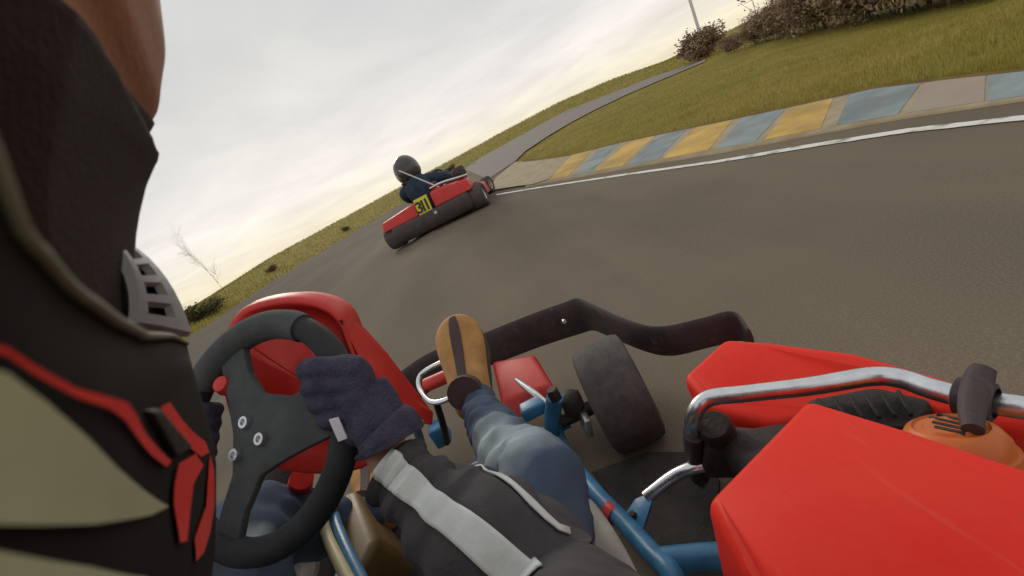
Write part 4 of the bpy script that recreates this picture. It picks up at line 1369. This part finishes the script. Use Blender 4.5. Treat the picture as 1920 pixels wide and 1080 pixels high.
ARM = [AD(742, 880, .512), AD(785, 915, .495), AD(850, 972, .468), AD(935, 1035, .435)]
bm_tube(bm, [NECK * .8 + HIP * .2, SH_R, EL_R, ARM[3], ARM[2], ARM[1], ARM[0], WR_R], [.07, .05, .040, .038, .034, .029, .026, .026], 16, 6)
bm_tube(bm, [NECK * .8 + HIP * .2, SH_L, EL_L, WR_L], [.07, .05, .040, .027], 16, 6)
LEG_R = [AN_R + np.array([.0, .015, -.01]), AZ(915, 790, .325), AZ(945, 832, .345), AZ(985, 885, .362), KN_R, KN_R * .55 + HIP * .45 + np.array([.03, 0, .02]), HIP + np.array([.09, 0, .02])]
bm_tube(bm, LEG_R, [.026, .030, .038, .044, .05, .065, .08], 16, 6)
bm_tube(bm, [AN_L, (AN_L + KN_L) / 2, KN_L, KN_L * .55 + HIP * .45 + np.array([-.04, 0, .03]), HIP + np.array([-.09, 0, .02])], [.026, .036, .045, .06, .08], 16, 6)
body = remeshed('body', bm, M_face, me_, .0026, 1)
body.data.materials.clear()
body.data.materials.append(M_face)
body.data.materials.append(M_skin)
wrv = Vector(WR_R)
for p in body.data.polygons:
    if (p.center - V(CAMP(M_, .06, .05))).length > .2:
        p.material_index = 1
# balaclava: cloth over the lower face, cheeks and skull, open across nose and eyes
bal = []
for a in AS + [AS[0]]:
    s = abs(math.sin(a)) if math.cos(a) > 0 else 1
    ytop = .0610 - .0165 * s if math.cos(a) > .0 else .0355
    bal.append([CW(head_pt(Y, a, .0006 + .0020 * min(1, (ytop - Y) / .012))) for Y in np.linspace(-.10, ytop, 72)])
grid_mesh('balaclava', bal, M_bala, me_, thick=.0012)
bal = []
for a in AS + [AS[0]]:
    c = math.cos(a)
    yl = .148 if c > .25 else .036 + .112 * max(0, min(1, (c + .05) / .3))
    bal.append([CW(head_pt(Y, a, .0026)) for Y in np.linspace(yl, .231, 20)])
grid_mesh('balaclava_crown', bal, M_bala, me_, thick=.0012)
# eyes and brows (in the open strip)
for s in (1, -1):
    bm = bmesh.new()
    bm_sphere(bm, CW((M_ + s * .031, .122, .1295)), .0115)
    from_bm('eye', bm, M_stripe, me_)

# right sleeve, bulky near the elbow, bunched at the wrist
path = ARM + [EL_R * .85 + AD(935, 1035, .435) * .15, EL_R * .5 + SH_R * .5 + np.array([.02, -.02, .0]), SH_R]
rads = [.036, .044, .056, .066, .075, .085, .085]
SL = soft_tube(path, rads, 40, 10, .010, 15, 3, up=-CF, bunch=lambda t, th: .0055 * math.sin(t * 150) * max(0, 1 - t * 3.2) + .004 * math.sin(t * 46 + 1.2 * math.sin(th)))
jk = rings_obj('jacket_sleeve', SL, M_jacket, me_)
def pix(p):
    d = np.asarray(p) - C
    z = d @ CF
    return np.array([960 + FPX * (d @ CR) / z, 540 + FPX * (d @ CD) / z])
def tape(rings, line, width, i0, i1, name, parent, lift=.003):
    seg = len(rings[0])
    ln = np.array(catmull([np.array(p, float) for p in line], 8))
    kk = []
    for i in range(i0, i1):
        c = sum(rings[i]) / seg
        best = None
        for k in range(seg):
            p = rings[i][k]
            if (p - c) @ (C - p) < 0:
                continue
            d = np.min(np.hypot(*(ln - pix(p)).T))
            if best is None or d < best[0]:
                best = (d, k)
        kk.append(best[1] if best else kk[-1])
    kk = np.unwrap(np.array(kk) * math.tau / seg) * seg / math.tau
    for _ in range(3):
        kk[1:-1] = (kk[:-2] + 2 * kk[1:-1] + kk[2:]) / 4
    G = []
    for j, i in enumerate(range(i0, i1)):
        c = sum(rings[i]) / seg
        r = np.mean([np.linalg.norm(p - c) for p in rings[i]])
        hw = width / 2 / (math.tau * r / seg)
        row = []
        for s in np.linspace(kk[j] - hw, kk[j] + hw, 9):
            a, b = int(math.floor(s)) % seg, (int(math.floor(s)) + 1) % seg
            p = rings[i][a] * (1 - s % 1) + rings[i][b] * (s % 1)
            d = (p - c) / np.linalg.norm(p - c)
            row.append(p + d * lift)
        G.append(row)
    return grid_mesh(name, G, M_stripe, parent, thick=.002)
tape(SL, [(706, 858), (760, 908), (830, 965), (900, 1020), (970, 1075), (1040, 1130)], .030, 0, 36, 'reflective_tape', jk)
tape(SL, [(900, 880), (940, 900), (985, 935), (1020, 972), (1042, 1000)], .010, 17, 34, 'piping', jk)
tape(SL, [(990, 1090), (1040, 1068), (1090, 1085)], .034, 38, 44, 'reflective_tape', jk)
# body of the jacket
bm = bmesh.new()
bm_tube(bm, [NECK + np.array([-.01, -.02, -.03]), NECK * .72 + HIP * .28 + np.array([-.02, -.05, 0]), NECK * .4 + HIP * .6 + np.array([-.01, -.06, 0]), HIP + np.array([0, -.02, .0])], [.075, .165, .175, .185], 24, 6, up=(0, 1, 0), flat=.72)
bm_sphere(bm, SH_R + np.array([-.03, -.02, -.01]), .095)
bm_sphere(bm, SH_L + np.array([.03, -.02, -.02]), .095)
remeshed('jacket', bm, M_jacket, me_, .012, 3)
SL2 = soft_tube([SH_L, (SH_L + EL_L) / 2 + np.array([-.03, 0, 0]), EL_L, (EL_L + WR_L) / 2, WR_L + np.array([-.01, -.03, 0])], [.085, .08, .07, .06, .045], 28, 8, .006, 15, 8)
rings_obj('jacket_sleeve', SL2, M_jacket, me_)
# jacket hem lying over the right thigh, with its light piping
HEM = soft_tube([AZ(815, 905, .40), AZ(870, 935, .40), AZ(935, 985, .40), AZ(1000, 1050, .39), AZ(1060, 1150, .36)], [.030, .050, .060, .066, .06], 32, 8, .006, 14, 12, up=(0, 0, 1), flat=.75)
hem = rings_obj('jacket_skirt', HEM, M_jacket, me_)

# trousers
def leg(path, rads, seed, fadec, up=(0, 0, 1)):
    Rg = soft_tube(path, rads, 48, 16, .0075, 24, seed, up=up, bunch=lambda t, th: .0042 * math.sin(t * 62 + 2.0 * math.sin(th * 2)) * math.exp(-((t - .5) / .25) ** 2) + .003 * math.sin(t * 120 + th * 2) * math.exp(-((t - .15) / .12) ** 2))
    o = rings_obj('trouser_leg', Rg, M_jeans, me_)
    at = o.data.attributes.new('fade', 'FLOAT', 'POINT')
    vals = []
    for v in o.data.vertices:
        d = min((np.linalg.norm(np.array(v.co) - f) / r for f, r in fadec), default=9)
        vals.append(min(1.0, max(0.0, 1.15 - d)) * .95)
    at.data.foreach_set('value', vals)
    return o, Rg
lr, LR = leg(LEG_R, [.040, .045, .053, .060, .065, .080, .105], 4,
             [(AZ(915, 822, .385), .060), (AZ(950, 846, .41), .085), (AZ(900, 850, .40), .060)])
LRc = [sum(r) / len(r) for r in LR]
for kk in (11, 12):
    tube('seam', [LR[i][kk] + (LR[i][kk] - LRc[i]) * .012 for i in range(3, 62, 2)], .0012, M_stitch, lr, 6, 2)
leg([AN_L, (AN_L + KN_L) / 2, KN_L, KN_L * .55 + HIP * .45 + np.array([-.04, 0, .03]), HIP + np.array([-.09, 0, .02])], [.045, .06, .082, .095, .105], 7, [(AZ(480, 1000, .46), .04)])

def lerp(a, b, t):
    return a + (b - a) * t
# boots
def boot(heel, toe, upv, side):
    heel, toe, upv = np.asarray(heel), np.asarray(toe), np.asarray(upv, float)
    ax = toe - heel
    L = np.linalg.norm(ax)
    ax /= L
    upv -= (upv @ ax) * ax
    upv /= np.linalg.norm(upv)
    rt = np.cross(ax, upv)
    secs = [(-.06, .020, .03, .055), (0.0, .030, .05, .075), (.10, .033, .055, .080), (.25, .034, .050, .072), (.42, .038, .040, .055), (.60, .0435, .034, .044), (.76, .0445, .030, .038), (.87, .038, .026, .032), (.95, .026, .020, .024), (1.0, .009, .010, .010)]
    rings = []
    for t, hw, hd, hu in secs:
        c = heel + ax * L * t
        row = []
        for k in range(28):
            a = math.tau * k / 28
            y = math.sin(a)
            sx = abs(math.cos(a)) ** .8 * (1 if math.cos(a) > 0 else -1)
            row.append(c + rt * hw * 1.52 * sx + upv * ((hu if y > 0 else .022) * (abs(y) ** .85) * (1 if y > 0 else -1)))
        rings.append(row)
    b = rings_obj('boot', rings, M_boot, me_)
    b.modifiers.new('sub', 'SUBSURF').levels = 2
    b.modifiers['sub'].render_levels = 2
    # dark strip over the instep and toe
    G = []
    for i in range(2, 9):
        row = []
        for k in (6.25, 6.6, 7, 7.4, 7.75):
            a = int(k)
            p = rings[i][a] * (1 - k % 1) + rings[i][a + 1] * (k % 1)
            row.append(p + upv * (.002 if i < 8 else .0025))
        G.append(row)
    s = grid_mesh('instep_strip', G, M_boottrim, b, thick=.002)
    s.modifiers.new('sub', 'SUBSURF').levels = 2
    # welt and sole
    sole = []
    for k in range(40):
        a = math.tau * k / 40
        t = .48 + .53 * math.cos(a)
        hw = np.interp(t, [-.06, 0, .2, .4, .6, .8, .92, 1.01], [.016, .030, .034, .038, .045, .0445, .034, .010])
        sgn = 1 if math.sin(a) > 0 else -1
        sole.append(heel + ax * L * t + rt * hw * 1.57 * sgn * abs(math.sin(a)) ** .5 - upv * .020)
    panel('sole', sole, .016, -upv, M_sole, b, .003, 2)
    # cuff of the shaft
    tube('shaft', [lerp(heel, toe, .16) + upv * .02, lerp(heel, toe, .13) + upv * .062, lerp(heel, toe, .08) + upv * .092], [.040, .041, .040], M_boottrim, b, 20, 4)
    return b
toeR = AY(851, 592, 1.15)
heelR = AY(893, 772, .945)
boot(heelR, toeR, CF * -.35 + np.array([.05, -.55, .75]), 1)
boot(AN_L + np.array([0, .02, -.05]), AN_L + np.array([-.02, .25, .06]), (0, -.3, 1), -1)

# gloved right hand closed round the rim
def lerp(a, b, t):
    return a + (b - a) * t
bm = bmesh.new()
HD = .540
for i, t in enumerate((0, .34, .67, 1.0)):
    ln = (1.0, 1.05, 1.0, .86)[i]
    mcp = AD(lerp(668, 694, t), lerp(690, 772, t), HD - .018)
    pip = AD(lerp(584, 612, t) + (1 - ln) * 60, lerp(690, 786, t), HD - .004)
    dip = AD(lerp(573, 606, t) + (1 - ln) * 60, lerp(698, 792, t), HD + .046)
    tip = AD(lerp(596, 632, t), lerp(702, 796, t), HD + .068)
    bm_tube(bm, [lerp(mcp, AD(725, 800, HD - .02), .45), mcp, lerp(mcp, pip, .55), pip, dip, tip], [.014, .0155, .0148, .0142, .0125, .0105], 12, 5)
    bm_sphere(bm, tip, .0105)
    bm_sphere(bm, mcp - CF * .002, .0158)
wr0, wr1 = AD(712, 800, HD - .022), AD(738, 818, HD - .024)
bm_tube(bm, [AD(680, 728, HD - .006), AD(700, 765, HD - .008), wr0, AD(722, 826, HD - .026)], [.030, .034, .033, .031], 20, 5)
bm_tube(bm, [AD(712, 790, HD - .02), AD(672, 806, HD - .012), AD(642, 832, HD + .0), AD(632, 872, HD + .012)], [.022, .019, .0165, .0125], 14, 6)
bm_sphere(bm, AD(632, 872, HD + .012), .0125)
gl = remeshed('glove', bm, M_glove, me_, .0028, 3)
# ribbed cuff
cf = soft_tube([AD(716, 800, HD - .026), AD(727, 812, HD - .027), AD(735, 828, HD - .028)], [.036, .041, .042], 40, 6, .0018, 60, 2, bunch=lambda t, th: .001 * math.sin(th * 20))
cfo = rings_obj('glove_cuff', cf, M_glove, gl, cap=False)
cfo.modifiers.new('th', 'SOLIDIFY').thickness = .004
tq = [cast(gl, u, v) for u, v in ((618, 788), (632, 784), (634, 826), (650, 820), (630, 805))]
td = min([float((q - C) @ CF) for q in tq if q is not None] + [HD]) - .0015
panel('glove_tag', [AD(616, 787, td), AD(634, 782, td), AD(652, 822, td), AD(634, 829, td)], .0018, CF, M_tag, gl, .0005, 1)
# left hand on the far side of the rim (behind the helmet)
bm = bmesh.new()
hl = wp(165)
tl = np.cross(WN, (hl - WC) / np.linalg.norm(hl - WC))
dl = (hl - WC) / np.linalg.norm(hl - WC)
for i in range(4):
    o_ = hl + tl * (.03 - .021 * i)
    bm_tube(bm, [o_ + dl * .035 + WN * .012, o_ + dl * .02 - WN * .025, o_ - dl * .015 - WN * .028, o_ - dl * .028 - WN * .005, o_ - dl * .015 + WN * .016], [.014, .013, .012, .011, .010], 12, 5)
bm_tube(bm, [hl + dl * .028 + WN * .012 + tl * .02, hl + dl * .03 + WN * .018 - tl * .03, WR_L], [.028, .03, .028], 16, 5)
bm_tube(bm, [hl + dl * .02 + WN * .02 + tl * .02, hl + WN * .024 + tl * .04, hl - dl * .006 + WN * .022 + tl * .06], [.015, .013, .011], 12, 5)
remeshed('glove', bm, M_glove, me_, .004, 3)

for o in bpy.data.objects:
    if '_baked' in o:
        del o['_baked']
